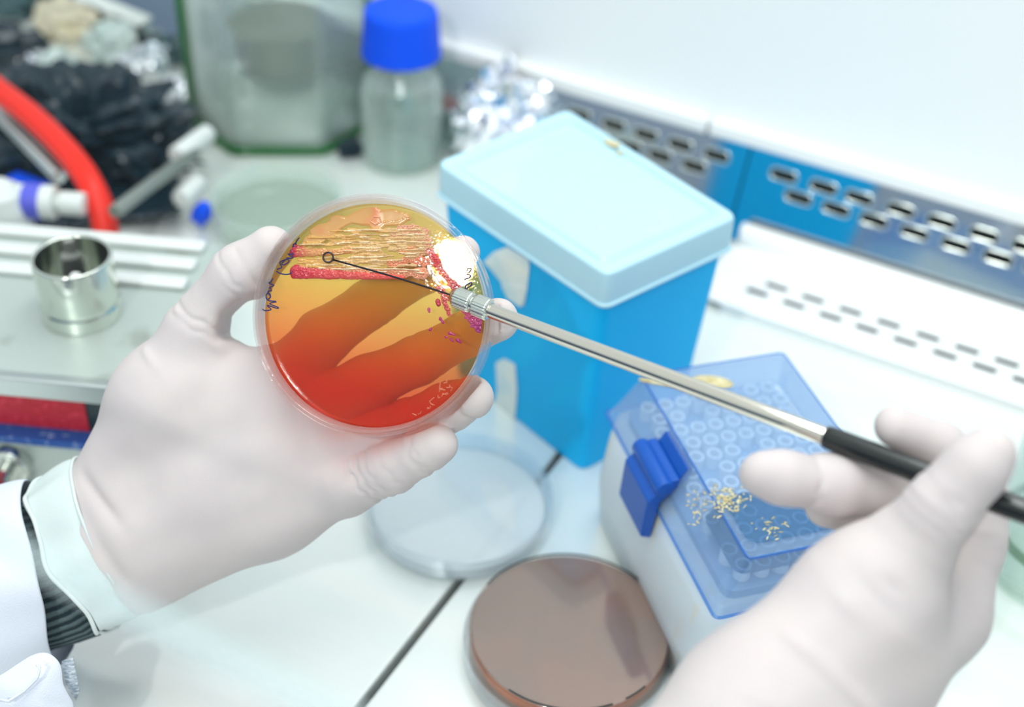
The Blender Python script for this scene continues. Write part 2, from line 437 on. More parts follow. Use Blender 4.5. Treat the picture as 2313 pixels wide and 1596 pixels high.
# back wall
YT = .7415; ZT0, ZT1 = .0582, .0682
bm = bmesh.new(); add_box(bm, (-.25, YT + .0135, .45), (1.7, .02, .80))
struct(from_bm(bm, 'wall_back', MAT['wall'], smooth=False))
bm = bmesh.new(); add_box(bm, (-.60, YT - .001, (ZT0 + ZT1) / 2), (.71, .008, ZT1 - ZT0))
struct(bevel(from_bm(bm, 'trim_2', MAT['whitepaint'], smooth=False), .0015))
bm = bmesh.new(); add_box(bm, (.09, YT - .001, (ZT0 + ZT1) / 2), (.666, .008, ZT1 - ZT0))
struct(bevel(from_bm(bm, 'trim_2', MAT['whitepaint'], smooth=False), .0015))
# polished perforated panels, leaning back; local x along wall, local y up the panel
tilt = radians(70)
PM = Matrix.Translation((0, .7185, -.001)) @ Matrix.Rotation(tilt, 4, 'X')
PMi = PM.inverted()
def panel_xy(px, py):
    r = Vector(ray(px, py)); o3 = Vector(O); n = PM.to_3x3() @ Vector((0, 0, 1))
    t = (PM.translation - o3).dot(n) / r.dot(n); q = PMi @ (o3 + r * t); return q.x, q.y
up_l = [(1617, 360), (1536, 333), (1462, 299), (1391, 269), (1312, 248)]
lo_l = [(1569, 374), (1492, 352), (1425, 325), (1350, 292), (1270, 262)]
up_r = [(1770, 400), (1861, 423), (1941, 448), (2034, 476), (2126, 503), (2222, 533), (2318, 562)]
lo_r = [(1803, 451), (1888, 476), (1973, 503), (2064, 531), (2156, 561), (2252, 589), (2345, 620)]
yu = np.mean([panel_xy(*p)[1] for p in up_l + up_r]); yl = np.mean([panel_xy(*p)[1] for p in lo_l + lo_r])
xjoint = panel_xy(1700, 330)[0]
for side, U, L_ in (('l', up_l, lo_l), ('r', up_r, lo_r)):
    holes = []
    for P_, yy in ((U, yu), (L_, yl)):
        for p in P_: holes.append((panel_xy(*p)[0], yy))
    xs = sorted(h[0] for h in holes)
    x0, x1 = (-.95, xjoint - .0006) if side == 'l' else (xjoint + .0006, .42)
    bm = perforated([(x0, 0), (x1, 0), (x1, .0625), (x0, .0625)], [slotloop(hx, hy, .0165, .0058) for hx, hy in holes])
    o = from_bm(bm, 'wall_back_panel', MAT['mirror'], smooth=False); o.matrix_world = PM; solid(o, .0016, -1); struct(o)
    bm = bmesh.new()
    for hx, hy in holes:      # rolled lips round the slots
        lp = slotloop(hx, hy, .0180, .0072)
        add_tube(bm, [(a, c, .0008) for a, c in lp], .0011, 6, closed=True)
    o = from_bm(bm, 'slot_lips', MAT['chrome']); o.matrix_world = PM; o.name = 'trim_3'; struct(o)
bm = bmesh.new(); add_box(bm, (-.26, .7425, .028), (1.4, .002, .056)); struct(from_bm(bm, 'slot_shade_backing', MAT['gapdark'], smooth=False))  # dark sheet behind the panel, standing in for shade inside its slots

# white perforated tray / grille along the back right
gr = empty('air_grille', (-.205, .641, 0), label='white enamelled air grille with thin slots below the steel back panel', cat='grille')
X0, Xe = 0.0, .52
zt = .004
pu = [(1758, 646), (1838, 674), (1921, 704), (2006, 734), (2094, 764), (2182, 795), (2272, 824), (2362, 856)]
plo = [(1713, 659), (1793, 689), (1876, 716), (1958, 744), (2044, 774), (2132, 806), (2222, 836), (2312, 868)]
yu2 = np.mean([PZ(*p, zt).y for p in pu]) - .641; yl2 = np.mean([PZ(*p, zt).y for p in plo]) - .641
holes = [(PZ(*p, zt).x + .205, yu2) for p in pu] + [(PZ(*p, zt).x + .205, yl2) for p in plo]
holes += [(holes[7][0] + .0235 * k, yu2) for k in range(1, 12)] + [(holes[15][0] + .0235 * k, yl2) for k in range(1, 12)]
outer = [(p.x, p.y) for p in rounded_poly([Vector((0.0, -.001)), Vector((Xe, -.001)), Vector((Xe, .066)), Vector((.000, .066))], [.016, 0, 0, .012], 6)]
bm = perforated(outer, [slotloop(hx, hy, .0150, .0055) for hx, hy in holes])
o = from_bm(bm, 'grille_plate', MAT['whitepaint'], gr, smooth=False); o.location.z = zt; solid(o, .0012, -1)
bm = bmesh.new(); add_box(bm, (.268, .0002, .0022), (.50, .0014, .0036)); from_bm(bm, 'grille_front', MAT['whitepaint'], gr, smooth=False)
bm = bmesh.new()
prof = [(.0665, .0), (.0665, .0105), (.0672, .0155), (.069, .0172), (.0715, .0178), (.074, .0172), (.0752, .0155), (.0755, .0)]
loft(bm, [[(x, y, z) for y, z in prof] for x in (.002, .004, Xe)])
bevel(from_bm(bm, 'grille_ridge', MAT['whitepaint'], gr), .0008, 2)
bm = bmesh.new(); add_box(bm, (.26, .032, .0003), (.50, .058, .0005)); from_bm(bm, 'slot_shade_sheet', MAT['gapdark'], gr, smooth=False)  # dark sheet laid under the slots to stand in for their shade

# ---------------------------------------------------------------- SDF meshing for the gloved hands
def surface_nets(D, org, h):
    S = D < 0
    nx, ny, nz = D.shape
    c = np.zeros((nx - 1, ny - 1, nz - 1), np.int8)
    for i in (0, 1):
        for j in (0, 1):
            for k in (0, 1):
                c += S[i:nx - 1 + i, j:ny - 1 + j, k:nz - 1 + k]
    act = (c > 0) & (c < 8)
    idx = -np.ones(act.shape, np.int64); ii = np.argwhere(act); idx[act] = np.arange(len(ii))
    acc = np.zeros((len(ii), 3)); cnt = np.zeros(len(ii))
    I, J, K = ii.T
    E12 = []
    for a in range(3):
        o1, o2 = [x for x in range(3) if x != a]
        for u in (0, 1):
            for v in (0, 1):
                s = [0, 0, 0]; s[o1] = u; s[o2] = v; e_ = list(s); e_[a] = 1
                E12.append((a, s, e_))
    for a, s, e_ in E12:
        d0 = D[I + s[0], J + s[1], K + s[2]]; d1 = D[I + e_[0], J + e_[1], K + e_[2]]
        m = (d0 < 0) != (d1 < 0)
        t = np.where(m, d0 / np.where(m, d0 - d1, 1), 0)
        for ax in range(3):
            acc[:, ax] += m * (s[ax] + (t if ax == a else 0))
        cnt += m
    V = (ii + acc / cnt[:, None]) * h + org
    Fs = []
    for a in range(3):
        b_, c_ = (a + 1) % 3, (a + 2) % 3
        sl0 = [slice(None)] * 3; sl1 = [slice(None)] * 3; sl0[a] = slice(0, -1); sl1[a] = slice(1, None)
        A = S[tuple(sl0)]; B = S[tuple(sl1)]
        m = A != B
        e_ = np.argwhere(m)
        ok = (e_[:, b_] > 0) & (e_[:, c_] > 0) & (e_[:, b_] < D.shape[b_] - 1) & (e_[:, c_] < D.shape[c_] - 1)
        e_ = e_[ok]; inv = A[tuple(e_.T)]
        def g(db, dc):
            q = e_.copy(); q[:, b_] -= db; q[:, c_] -= dc; return idx[tuple(q.T)]
        q = np.stack([g(0, 0), g(1, 0), g(1, 1), g(0, 1)], 1)
        q = np.where(inv[:, None], q, q[:, ::-1])
        Fs.append(q)
    Fq = np.concatenate(Fs)
    Fq = Fq[(Fq >= 0).all(1)]
    return V, Fq
def smin(a, b_, k):
    h = np.clip(.5 + .5 * (b_ - a) / k, 0, 1)
    return b_ * (1 - h) + a * h - k * h * (1 - h)
def campt(px, py, d): return np.array([(px - 1156.5) / F * d, -(py - 798) / F * d, -d])
class Field:
    def __init__(s, lo, hi, h):
        s.lo = np.array(lo); s.h = h
        n = np.ceil((np.array(hi) - s.lo) / h).astype(int) + 1
        ax = [(s.lo[i] + h * np.arange(n[i])).astype(np.float32) for i in range(3)]
        s.X, s.Y, s.Z = np.meshgrid(*ax, indexing='ij', sparse=True)
        s.shape = tuple(n)
    def cone(s, a, b_, ra, rb, rings=(), flat=1.0):
        ab = b_ - a; L2 = float(ab @ ab) + 1e-12; L = sqrt(L2)
        px, py, pz = s.X - a[0], s.Y - a[1], s.Z - a[2]
        t = (px * ab[0] + py * ab[1] + pz * ab[2]) / L2
        tc = np.clip(t, 0, 1)
        dx, dy, dz = px - tc * ab[0], py - tc * ab[1], (pz - tc * ab[2])
        r = ra + (rb - ra) * tc
        d = np.sqrt(dx * dx + dy * dy + (dz * dz) * (flat * flat)) - r
        for (t0, amp, w, sk) in rings:
            sv = (t - t0) * L + sk * dy + .0006 * np.sin(dy * 900 + dz * 700 + t0 * 40)
            d = d + amp * np.exp(-(sv / w) ** 2)
        return d.astype(np.float32)
def chain(fd, pts, k=.005, flat=1.0):
    """pts: (px,py,depth,rpx[,rings of the segment that starts here])"""
    d = None
    for p, q in zip(pts[:-1], pts[1:]):
        rings = p[4] if len(p) > 4 else ()
        c_ = fd.cone(campt(*p[:3]), campt(*q[:3]), p[3] * p[2] / F, q[3] * q[2] / F, rings, flat)
        d = c_ if d is None else smin(d, c_, k)
    return d
def wrinkle(fd, amp, f1, seed):
    r = np.random.default_rng(seed); w = 0
    for _ in range(5):
        v = r.normal(size=3) * f1; ph = r.random() * 6
        w = w + np.sin(fd.X * v[0] + fd.Y * v[1] + fd.Z * v[2] + ph)
    return amp * w
def crease(fd, a, b_, amp, w, side=None):
    """groove (amp>0) or ridge (amp<0) that follows the line a-b across the surface"""
    ab = b_ - a; L2 = float(ab @ ab)
    px, py, pz = fd.X - a[0], fd.Y - a[1], fd.Z - a[2]
    t = np.clip((px * ab[0] + py * ab[1] + pz * ab[2]) / L2, 0, 1)
    e2 = (px - t * ab[0]) ** 2 + (py - t * ab[1]) ** 2 + ((pz - t * ab[2]) * .35) ** 2
    fade = np.sin(pi * np.clip(t * .9 + .05, 0, 1))
    return amp * np.exp(-e2 / w ** 2) * fade
def hand_mesh(D, fd, name, mat, parent, rel=True):
    V, Q = surface_nets(D, fd.lo, fd.h)
    W = V @ M.T + O
    Wl = W - np.array(parent.location)
    me = bpy.data.meshes.new(name)
    me.vertices.add(len(Wl)); me.vertices.foreach_set('co', Wl.ravel())
    me.loops.add(Q.size); me.loops.foreach_set('vertex_index', Q.ravel())
    me.polygons.add(len(Q)); me.polygons.foreach_set('loop_start', np.arange(len(Q)) * 4)
    me.polygons.foreach_set('loop_total', np.full(len(Q), 4))
    me.update(calc_edges=True); me.validate()
    bm = bmesh.new(); bm.from_mesh(me)
    for _ in range(2): bmesh.ops.smooth_vert(bm, verts=bm.verts[:], factor=.4, use_axis_x=True, use_axis_y=True, use_axis_z=True)
    bmesh.ops.recalc_face_normals(bm, faces=bm.faces[:]); bm.to_mesh(me); bm.free()
    return link(me, name, mat, parent)

def bbox(pts, pad):
    a = np.array([campt(*p[:3]) for p in pts]); r = max(p[3] * p[2] / F for p in pts)
    return a.min(0) - r - pad, a.max(0) + r + pad

# ---- hand that holds the culture dish
def ringset(*ts, amp=.0008, w=.0010, sk=0): return [(t, amp * 1.5, max(w, .0009), sk) for t in ts]
lh_root = empty('gloved_hand', P3(245, 1215, .54), label='gloved hand in white coat sleeve, palm up, holding the orange culture dish', cat='hand')
PALM = [
    [(235, 1165, .545, 110), (385, 900, .535, 120), (455, 765, .530, 82)],
    [(300, 1235, .545, 120), (480, 1080, .540, 125), (645, 895, .531, 84)],
    [(320, 1262, .545, 108), (610, 1128, .540, 122), (765, 1085, .530, 82)],
    [(300, 1200, .545, 100), (620, 1010, .535, 110), (725, 985, .531, 78)],
    [(380, 920, .535, 100), (630, 860, .530, 76)],
    [(205, 1235, .55, 140), (290, 1195, .546, 138)],
]
THUMB = [(450, 752, .530, 80, ringset(.18, .30, amp=.0007, w=.0007, sk=.3)), (545, 622, .521, 66, ringset(.08, amp=.0009, w=.0008)), (612, 562, .516, 52)]
INDEX = [(650, 840, .530, 78), (725, 765, .527, 62), (845, 680, .5225, 53, ringset(-.05, .08, amp=.0006)), (968, 606, .519, 49, ringset(.1)), (1047, 568, .514, 38)]
MIDDLE = [(715, 930, .530, 78), (830, 866, .526, 62), (950, 811, .5215, 54, ringset(.05, .14, amp=.0006)), (1056, 752, .517, 49, ringset(.2)), (1124, 722, .510, 49)]
RING = [(755, 1015, .530, 76), (860, 985, .525, 57), (930, 955, .521, 55, ringset(.2, .3, amp=.0006)), (1010, 920, .516, 55, ringset(.05, .85, amp=.0007)), (1066, 897, .508, 50)]
LITTLE = [(785, 1085, .527, 78, ringset(.45, .62, .8, amp=.0007, sk=.25)), (885, 1052, .518, 61, ringset(.2, .9, amp=.0006, sk=.2)), (955, 1018, .511, 51, ringset(.1, .35, amp=.0007)), (988, 1003, .507, 46)]
allp = [p for c_ in PALM + [THUMB, INDEX, MIDDLE, RING, LITTLE] for p in c_]
lo, hi = bbox(allp, .004)
fd = Field(lo, hi, .00082)
D = None
for c_ in PALM:
    d = chain(fd, c_, .010); D = d if D is None else smin(D, d, .014)
fing = None
for c_ in (INDEX, MIDDLE, RING, LITTLE):
    d = chain(fd, c_, .004); fing = d if fing is None else smin(fing, d, .0006)
D = smin(D, fing, .005)
D = smin(D, chain(fd, THUMB, .006), .007)
D = D + wrinkle(fd, .00008, 110, 3)
for (a, b_, amp, w) in [((378, 690, .52), (500, 790, .52), -.0011, .0009), ((385, 702, .52), (490, 800, .52), .0009, .0008),
                        ((590, 655, .512), (530, 560, .512), .0009, .0008), ((500, 640, .512), (565, 690, .512), .0006, .0007),
                        ((300, 760, .52), (390, 870, .515), -.0006, .0012), ((190, 1060, .53), (290, 1200, .52), .0016, .0022),
                        ((210, 1150, .53), (300, 1330, .525), .002, .0028), ((330, 1330, .53), (400, 1130, .52), -.0005, .0010),
                        ((840, 1035, .512), (872, 1110, .515), .0013, .001), ((820, 1040, .515), (780, 1100, .515), .0008, .002)]:
    D = D + crease(fd, campt(*a), campt(*b_), amp * 1.7, w * 1.3)
# open space between thumb and palm beside the dish
for c_ in ([(528, 724, .52, 27), (560, 715, .52, 34), (620, 712, .52, 40)], [(506, 752, .52, 13), (560, 750, .52, 22), (600, 748, .52, 26)]):
    cv = chain(fd, c_, .003, flat=.12)
    D = -smin(-D, cv, .004)
# make room for the dish that lies in the hand (skin flattens against it)
DC = campt(836, 711, .493); TA = radians(6)
axd = np.array([sin(TA), 0, -cos(TA)])      # camera space: from rim towards base
e1d = np.array([cos(TA), 0, sin(TA)]); e2d = np.array([0, 1., 0])
px, py, pz = fd.X - DC[0], fd.Y - DC[1], fd.Z - DC[2]
u_ = px * e1d[0] + py * e1d[1] + pz * e1d[2]; v_ = px * e2d[0] + py * e2d[1] + pz * e2d[2]; w_ = px * axd[0] + py * axd[1] + pz * axd[2]
rr = np.sqrt(u_ * u_ + v_ * v_)
dishsdf = np.maximum(rr - .0468, w_ - .0162)
D = np.maximum(D, -dishsdf)
hand_mesh(D, fd, 'glove', MAT['glove'], lh_root)
del D, fing, d, px, py, pz, u_, v_, w_, rr, dishsdf

# ---- cuffs and sleeve: rings around the forearm, in camera-space coordinates
def sleeve(rings, name, mat, parent, seg=96, thick=.0006, wob=None, cap=False, sub=True):
    """rings: (px,py,d, half-height px, half-depth m, direction angle deg, bow px)"""
    bm = bmesh.new(); R = []
    lay = bm.verts.layers.float.new('rib')
    for k, (px, py, d, hh, hd, ang, bow) in enumerate(rings):
        f = np.array([-cos(radians(ang)), -sin(radians(ang)), 0])    # towards the elbow
        n1 = np.array([-sin(radians(ang)), cos(radians(ang)), 0]); n2 = np.array([0, 0, 1.0])
        c_ = campt(px, py, d); ring = []
        for i in range(seg):
            a = 2 * pi * i / seg
            w = wob(a, k / (len(rings) - 1)) if wob else (1, 0)
            p = c_ + n1 * (hh * d / F * cos(a) * w[0]) + n2 * (hd * sin(a) * w[0]) + f * (bow * d / F * sin(a) + w[1])
            v = bm.verts.new(Vector(M @ p + O) - parent.location); v[lay] = i / seg; ring.append(v)
        R.append(ring)
    for a, b_ in zip(R[:-1], R[1:]):
        for i in range(seg):
            bm.faces.new((a[i], a[(i + 1) % seg], b_[(i + 1) % seg], b_[i]))
    o = from_bm(bm, name, mat, parent)
    if thick: solid(o, thick, -1)
    if sub: subd(o, 1)
    return o
def wcuff(a, t):
    return (1 + (.030 * sin(3 * a + 1.5 * t) + .022 * sin(7 * a + 3 * t) + .012 * sin(13 * a)) * (.4 + t), .003 * sin(2 * a + .6) * t + .0015 * sin(5 * a) * t)
sleeve([(268, 1195, .545, 165, .0235, 24, 0), (258, 1204, .545, 184, .0262, 24, 4), (248, 1211, .545, 190, .0278, 24, 8),
        (232, 1222, .545, 192, .0285, 25, 12), (206, 1238, .545, 189, .0280, 26, 14), (186, 1252, .545, 186, .0280, 27, 18), (181, 1256, .545, 188, .0285, 27, 18)],
       'glove_cuff', MAT['cuff'], lh_root, wob=wcuff)
bm = bmesh.new()
def cuffbead(t, px, py, hh, hd, bow):
    pts = []
    for i in range(96):
        a = 2 * pi * i / 96; w = wcuff(a, t); ang = radians(24)
        f = np.array([-cos(ang), -sin(ang), 0]); n1 = np.array([-sin(ang), cos(ang), 0]); n2 = np.array([0, 0, 1.])
        p = campt(px, py, .545) + n1 * (hh * .545 / F * cos(a) * w[0]) + n2 * (hd * sin(a) * w[0]) + f * (bow * .545 / F * sin(a) + w[1])
        pts.append(Vector(M @ p + O) - lh_root.location)
    return pts
add_tube(bm, cuffbead(1, 181, 1256, 189, .0287, 18), .0009, 8, closed=True)
from_bm(bm, 'cuff_bead', MAT['cuff'], lh_root)
bm = bmesh.new(); add_tube(bm, cuffbead(.15, 256, 1205, 187, .0268, 4), .0007, 8, closed=True); from_bm(bm, 'cuff_bead', MAT['cuff'], lh_root)
sleeve([(225, 1240, .548, 150, .0240, 26, 8), (160, 1275, .549, 184, .0265, 26, 10), (60, 1300, .55, 172, .0255, 24, 26), (-30, 1340, .55, 176, .026, 24, 26)],
       'knit_cuff', MAT['knit'], lh_root, thick=.001)
def wsl(a, t):
    return (1 + .035 * sin(2 * a + .5) + .03 * sin(5 * a + 2 * t) + .015 * sin(9 * a + 4 * t), (1 - t) * (.002 * cos(a) + .002 * sin(3 * a)))
sleeve([(112, 1288, .546, 205, .034, 8, -34), (85, 1302, .546, 214, .036, 10, -26), (30, 1328, .546, 222, .037, 16, -8), (-60, 1372, .545, 228, .038, 22, 10),
        (-180, 1420, .54, 236, .040, 22, 8), (-330, 1480, .53, 250, .043, 22, 6)], 'coat_sleeve', MAT['coat'], lh_root, wob=wsl, thick=.0012)
# turned-back sleeve flap with its buttonhole at the lower edge
fl = [(-40, 1535), (0, 1525), (45, 1490), (95, 1462), (128, 1478), (145, 1505), (142, 1540), (160, 1572), (178, 1598), (150, 1640), (60, 1680), (-40, 1690)]
bm = bmesh.new(); vs = [bm.verts.new(Vector(P3(x, y, .498 + .012 * ((x - 60) / 120) ** 2 + .004 * sin(x * .03))) - lh_root.location) for x, y in fl]
cvt = bm.verts.new(Vector(P3(60, 1580, .490)) - lh_root.location)
for i in range(len(vs)): bm.faces.new((vs[i], vs[(i + 1) % len(vs)], cvt))
o = from_bm(bm, 'sleeve_flap', MAT['coat'], lh_root); solid(o, .0016); subd(o, 2)
bm = bmesh.new()
pth = [(0, 1580), (20, 1583), (55, 1560), (85, 1530), (90, 1508), (82, 1500)]
add_tube(bm, [Vector(P3(x, y, .490)) - lh_root.location for x, y in [(p[0], p[1]) for p in pth]], .0006, 6)
from_bm(bm, 'buttonhole_stitching', MAT['coat'], lh_root)
fl2 = [(140, 1492), (165, 1482), (174, 1530), (180, 1560), (172, 1580), (150, 1545)]
bm = bmesh.new(); vs = [bm.verts.new(Vector(P3(x, y, .522)) - lh_root.location) for x, y in fl2]; bm.faces.new(vs)
o = from_bm(bm, 'sleeve_lining', pbr('striped_lining', (150, 165, 178), .8, var=(225, 230, 235), vscale=500, stretch=(1, 1, 4)), lh_root); solid(o, .001)

# ---------------------------------------------------------------- culture dish in the hand
DM = np.eye(4); DM[:3, 0] = M @ e1d; DM[:3, 1] = M @ e2d; DM[:3, 2] = -(M @ axd); DM[:3, 3] = M @ DC + O
DMm = Matrix(DM.tolist()); DMi = DMm.inverted()
def dish_pt(px, py, z):
    o3 = DMi @ Vector(O); r = (DMi.to_3x3() @ Vector(ray(px, py))); t = (z - o3.z) / r.z; return o3 + r * t
dish = empty('culture_dish', None, mw=DMm, label='round petri dish of orange-red agar with pink streaks, held in the gloved hand', cat='petri dish')
ZA = -.0080
bm = bmesh.new()
add_lathe(bm, [(0, -.0138), (.0425, -.0138), (.0430, -.0132), (.0437, 0), (.0434, .0006), (.0428, 0), (.0420, -.0124), (0, -.0124)], 128)
from_bm(bm, 'dish_base', MAT['dishplastic'], dish)
bm = bmesh.new()
add_lathe(bm, [(0, -.0156), (.0443, -.0156), (.0450, -.0150), (.0454, -.0020), (.0451, -.0014), (.0446, -.0020), (.0441, -.0145), (0, -.0145)], 128)
from_bm(bm, 'dish_lid', MAT['dishplastic'], dish)
bm = bmesh.new(); add_lathe(bm, [(0, ZA), (.0405, ZA), (.0421, ZA + .0009), (.0419, -.0123), (0, -.0123)], 128)
from_bm(bm, 'agar', MAT['agar'], dish)

# bacterial growth as a height field on the agar
h = .00013; n = int(.084 / h)
gx = (np.arange(n) - n / 2) * h; GX, GY = np.meshgrid(gx, gx, indexing='ij')
def q2l(qx, qy):
    p = dish_pt(540 + qx / 2.7514, 420 + qy / 2.7514, ZA); return p.x, p.y
def vnoise(scale, seed):
    r = np.random.default_rng(seed); m = int(.09 / scale) + 4; g = r.random((m, m))
    x = (GX + .045) / scale; y = (GY + .045) / scale
    i = x.astype(int); j = y.astype(int); fx = x - i; fy = y - j; fx = fx * fx * (3 - 2 * fx); fy = fy * fy * (3 - 2 * fy)
    return (g[i, j] * (1 - fx) + g[i + 1, j] * fx) * (1 - fy) + (g[i, j + 1] * (1 - fx) + g[i + 1, j + 1] * fx) * fy
N1, N2, N3, N4 = vnoise(.0035, 1), vnoise(.0011, 2), vnoise(.0006, 3), vnoise(.0022, 4)
_gx = GX; GX = GX / 7; NS, NS2 = vnoise(.0005, 21), vnoise(.0010, 22); GX = _gx
def cells(scale, seed, jit=.45):
    r = np.random.default_rng(seed); m = int(.09 / scale) + 6; ox = r.random((m, m, 2)) * jit * 2 - jit + .5; rad = .25 + .35 * r.random((m, m))
    x = (GX + .045) / scale + 1; y = (GY + .045) / scale + 1; i = x.astype(int); j = y.astype(int); best = np.zeros_like(x)
    for di in (-1, 0, 1):
        for dj in (-1, 0, 1):
            a = i + di; b_ = j + dj
            d2 = (x - a - ox[a, b_, 0]) ** 2 + (y - b_ - ox[a, b_, 1]) ** 2
            best = np.maximum(best, np.clip(1 - d2 / rad[a, b_] ** 2, 0, 1))
    return np.sqrt(best)
C1, C2 = cells(.00085, 5), cells(.0013, 6)
HF = np.zeros_like(GX); PG = np.zeros(GX.shape + (3,)); AL = np.zeros_like(GX)
def paint(mask, height, col, alpha):
    """height added; pigment where the new growth is higher"""
    global HF, PG, AL
    hh = np.where(mask, height, 0); new = hh > HF
    c_ = np.array(lin(col)) if not isinstance(col, np.ndarray) else col
    PG = np.where(new[..., None], c_, PG); AL = np.where(new, alpha, AL); HF = np.maximum(HF, hh)
def polyd(pts):
    """signed distance (negative inside) of a polygon given in zoom coordinates"""
    P_ = np.array([q2l(*p) for p in pts]); d = np.full(GX.shape, 1e9); ins = np.zeros(GX.shape, bool)
    for i in range(len(P_)):
        a, b_ = P_[i - 1], P_[i]; ab = b_ - a
        t = np.clip(((GX - a[0]) * ab[0] + (GY - a[1]) * ab[1]) / (ab @ ab), 0, 1)
        d = np.minimum(d, (GX - a[0] - t * ab[0]) ** 2 + (GY - a[1] - t * ab[1]) ** 2)
        cr = ((a[1] > GY) != (b_[1] > GY)) & (GX < (b_[0] - a[0]) * (GY - a[1]) / (b_[1] - a[1] + 1e-12) + a[0])
        ins ^= cr
    return np.where(ins, -np.sqrt(d), np.sqrt(d))
def stroke(pts, w0, w1=None, top=.0004, col=(214, 168, 108), alpha=.9, rough=.5, cell=0.3, thr=0, hz=False):
    w1 = w0 if w1 is None else w1
    P_ = np.array([q2l(*p) for p in pts]); best = np.full(GX.shape, 9.); tt = np.zeros_like(GX); n_ = len(P_) - 1
    for i in range(n_):
        a, b_ = P_[i], P_[i + 1]; ab = b_ - a
        t = np.clip(((GX - a[0]) * ab[0] + (GY - a[1]) * ab[1]) / (ab @ ab), 0, 1)
        g = (i + t) / n_
        w = (w0 + (w1 - w0) * g) * (1 + rough * (N2 - .5) + rough * .8 * (N1 - .5))
        d = np.sqrt((GX - a[0] - t * ab[0]) ** 2 + (GY - a[1] - t * ab[1]) ** 2) / w
        m = d < best; best = np.where(m, d, best); tt = np.where(m, g, tt)
    if hz:
        prof = np.sqrt(np.clip(1 - best ** 2, 0, 1)) * top * (1 - cell + cell * C1 * C1) * (.35 + 1.2 * NS)
        mask = (best < 1) & (NS * .5 + NS2 * .5 > .30 + thr)
    else:
        prof = np.sqrt(np.clip(1 - best ** 2, 0, 1)) * top * (1 - cell + cell * C1) * (.8 + .4 * N3)
        mask = (best < 1) & (N2 * .6 + N3 * .4 > thr)
    if callable(col): c_ = col(tt, best)
    else: c_ = col
    paint(mask, prof, c_, alpha)
def mixc(a, b_, t): return np.array(lin(a)) * (1 - t[..., None]) + np.array(lin(b_)) * t[..., None]
# broad tan lawn at the top
blob = [(398, 352), (405, 320), (440, 300), (432, 268), (470, 250), (560, 222), (572, 190), (610, 178), (660, 196), (720, 165), (775, 140), (800, 119), (845, 117), (880, 150), (950, 146), (1010, 162), (1055, 178), (1072, 212), (1040, 222), (1000, 245), (905, 252), (870, 290), (832, 280), (805, 250), (700, 232), (640, 262), (600, 300), (540, 330), (470, 350), (430, 362)]
d = polyd(blob) + .0006 * (N1 - .5) + .0003 * (N2 - .5)
paint(d < 0, np.clip(-d / .0008, 0, 1) ** .5 * .00045 * (.9 + .15 * N1), mixc((212, 158, 96), (222, 140, 92), np.clip((N1 - .4) * 2, 0, 1)), .93)
stroke([(820, 215), (840, 190), (875, 195), (885, 225), (850, 240), (820, 222)], .00022, top=.0009, col=(236, 170, 140), cell=0)
stroke([(900, 225), (980, 210), (1050, 195)], .0005, .0006, .0007, (225, 170, 120), rough=.8)
# parallel streaks
for (y0, y1, x0, x1, w, th) in [(282, 272, 560, 1130, .00075, .0), (303, 292, 600, 1150, .0008, .25), (322, 316, 440, 1165, .0012, .1), (345, 340, 430, 1170, .0010, .38), (368, 352, 400, 1180, .0009, .0),
                                (392, 372, 360, 1180, .0011, .2), (408, 392, 350, 1150, .0013, .0), (432, 420, 420, 1120, .0009, .36), (452, 440, 380, 1080, .0012, .15), (472, 462, 390, 1010, .0013, .0),
                                (492, 480, 380, 960, .0007, .33), (498, 492, 420, 1100, .0006, .1)]:
    k = 10; r_ = np.random.default_rng(int(y0))
    pts = [(x0 + (x1 - x0) * i / k, y0 + (y1 - y0) * i / k + r_.normal() * 2.5) for i in range(k + 1)]
    stroke(pts, w, w * .9, .0009, lambda t, b_: mixc((222, 172, 98), (216, 180, 136), t), .84, .9, .22, th * .6, True)
for (y0, y1, x0, x1) in [(276, 270, 600, 1100), (300, 296, 640, 1120), (318, 300, 700, 1150), (352, 346, 560, 1160), (362, 366, 380, 760), (386, 380, 700, 1150), (404, 420, 640, 1100), (428, 400, 520, 900), (446, 440, 420, 1060), (466, 462, 600, 1020), (486, 500, 420, 880), (512, 520, 500, 1120), (532, 538, 800, 1150)]:
    r_ = np.random.default_rng(int(y0 + x0)); k = 8
    pts = [(x0 + (x1 - x0) * i / k, y0 + (y1 - y0) * i / k + r_.normal() * 2) for i in range(k + 1)]
    stroke(pts, .00034, .00030, .0013, (240, 218, 182), .97, .9, .3, .16, True)  # thin cream ridges: highlights on the growth put into colour and height
pink = lambda c0, c1: (lambda t, b_: mixc(c0, c1, np.clip(t * 2.2, 0, 1)))
stroke([(352, 402), (420, 408), (560, 412), (700, 402)], .0024, .0010, .0011, pink((196, 42, 72), (216, 150, 96)), .95, .25, .15)
stroke([(352, 532), (500, 545), (700, 553), (900, 560), (1020, 566)], .0024, .0007, .0010, lambda t, b_: mixc((190, 28, 62), (222, 88, 80), np.clip(t * 1.4, 0, 1)), .95, .25, .15)
stroke([(400, 508), (600, 518), (800, 530), (1000, 537), (1150, 548)], .0010, .0017, .00075, (224, 152, 118), .9, .7, .7)
stroke([(430, 380), (800, 372), (1180, 362)], .0005, .0005, .0007, (226, 190, 140), .8, .9, .3, .1, True)
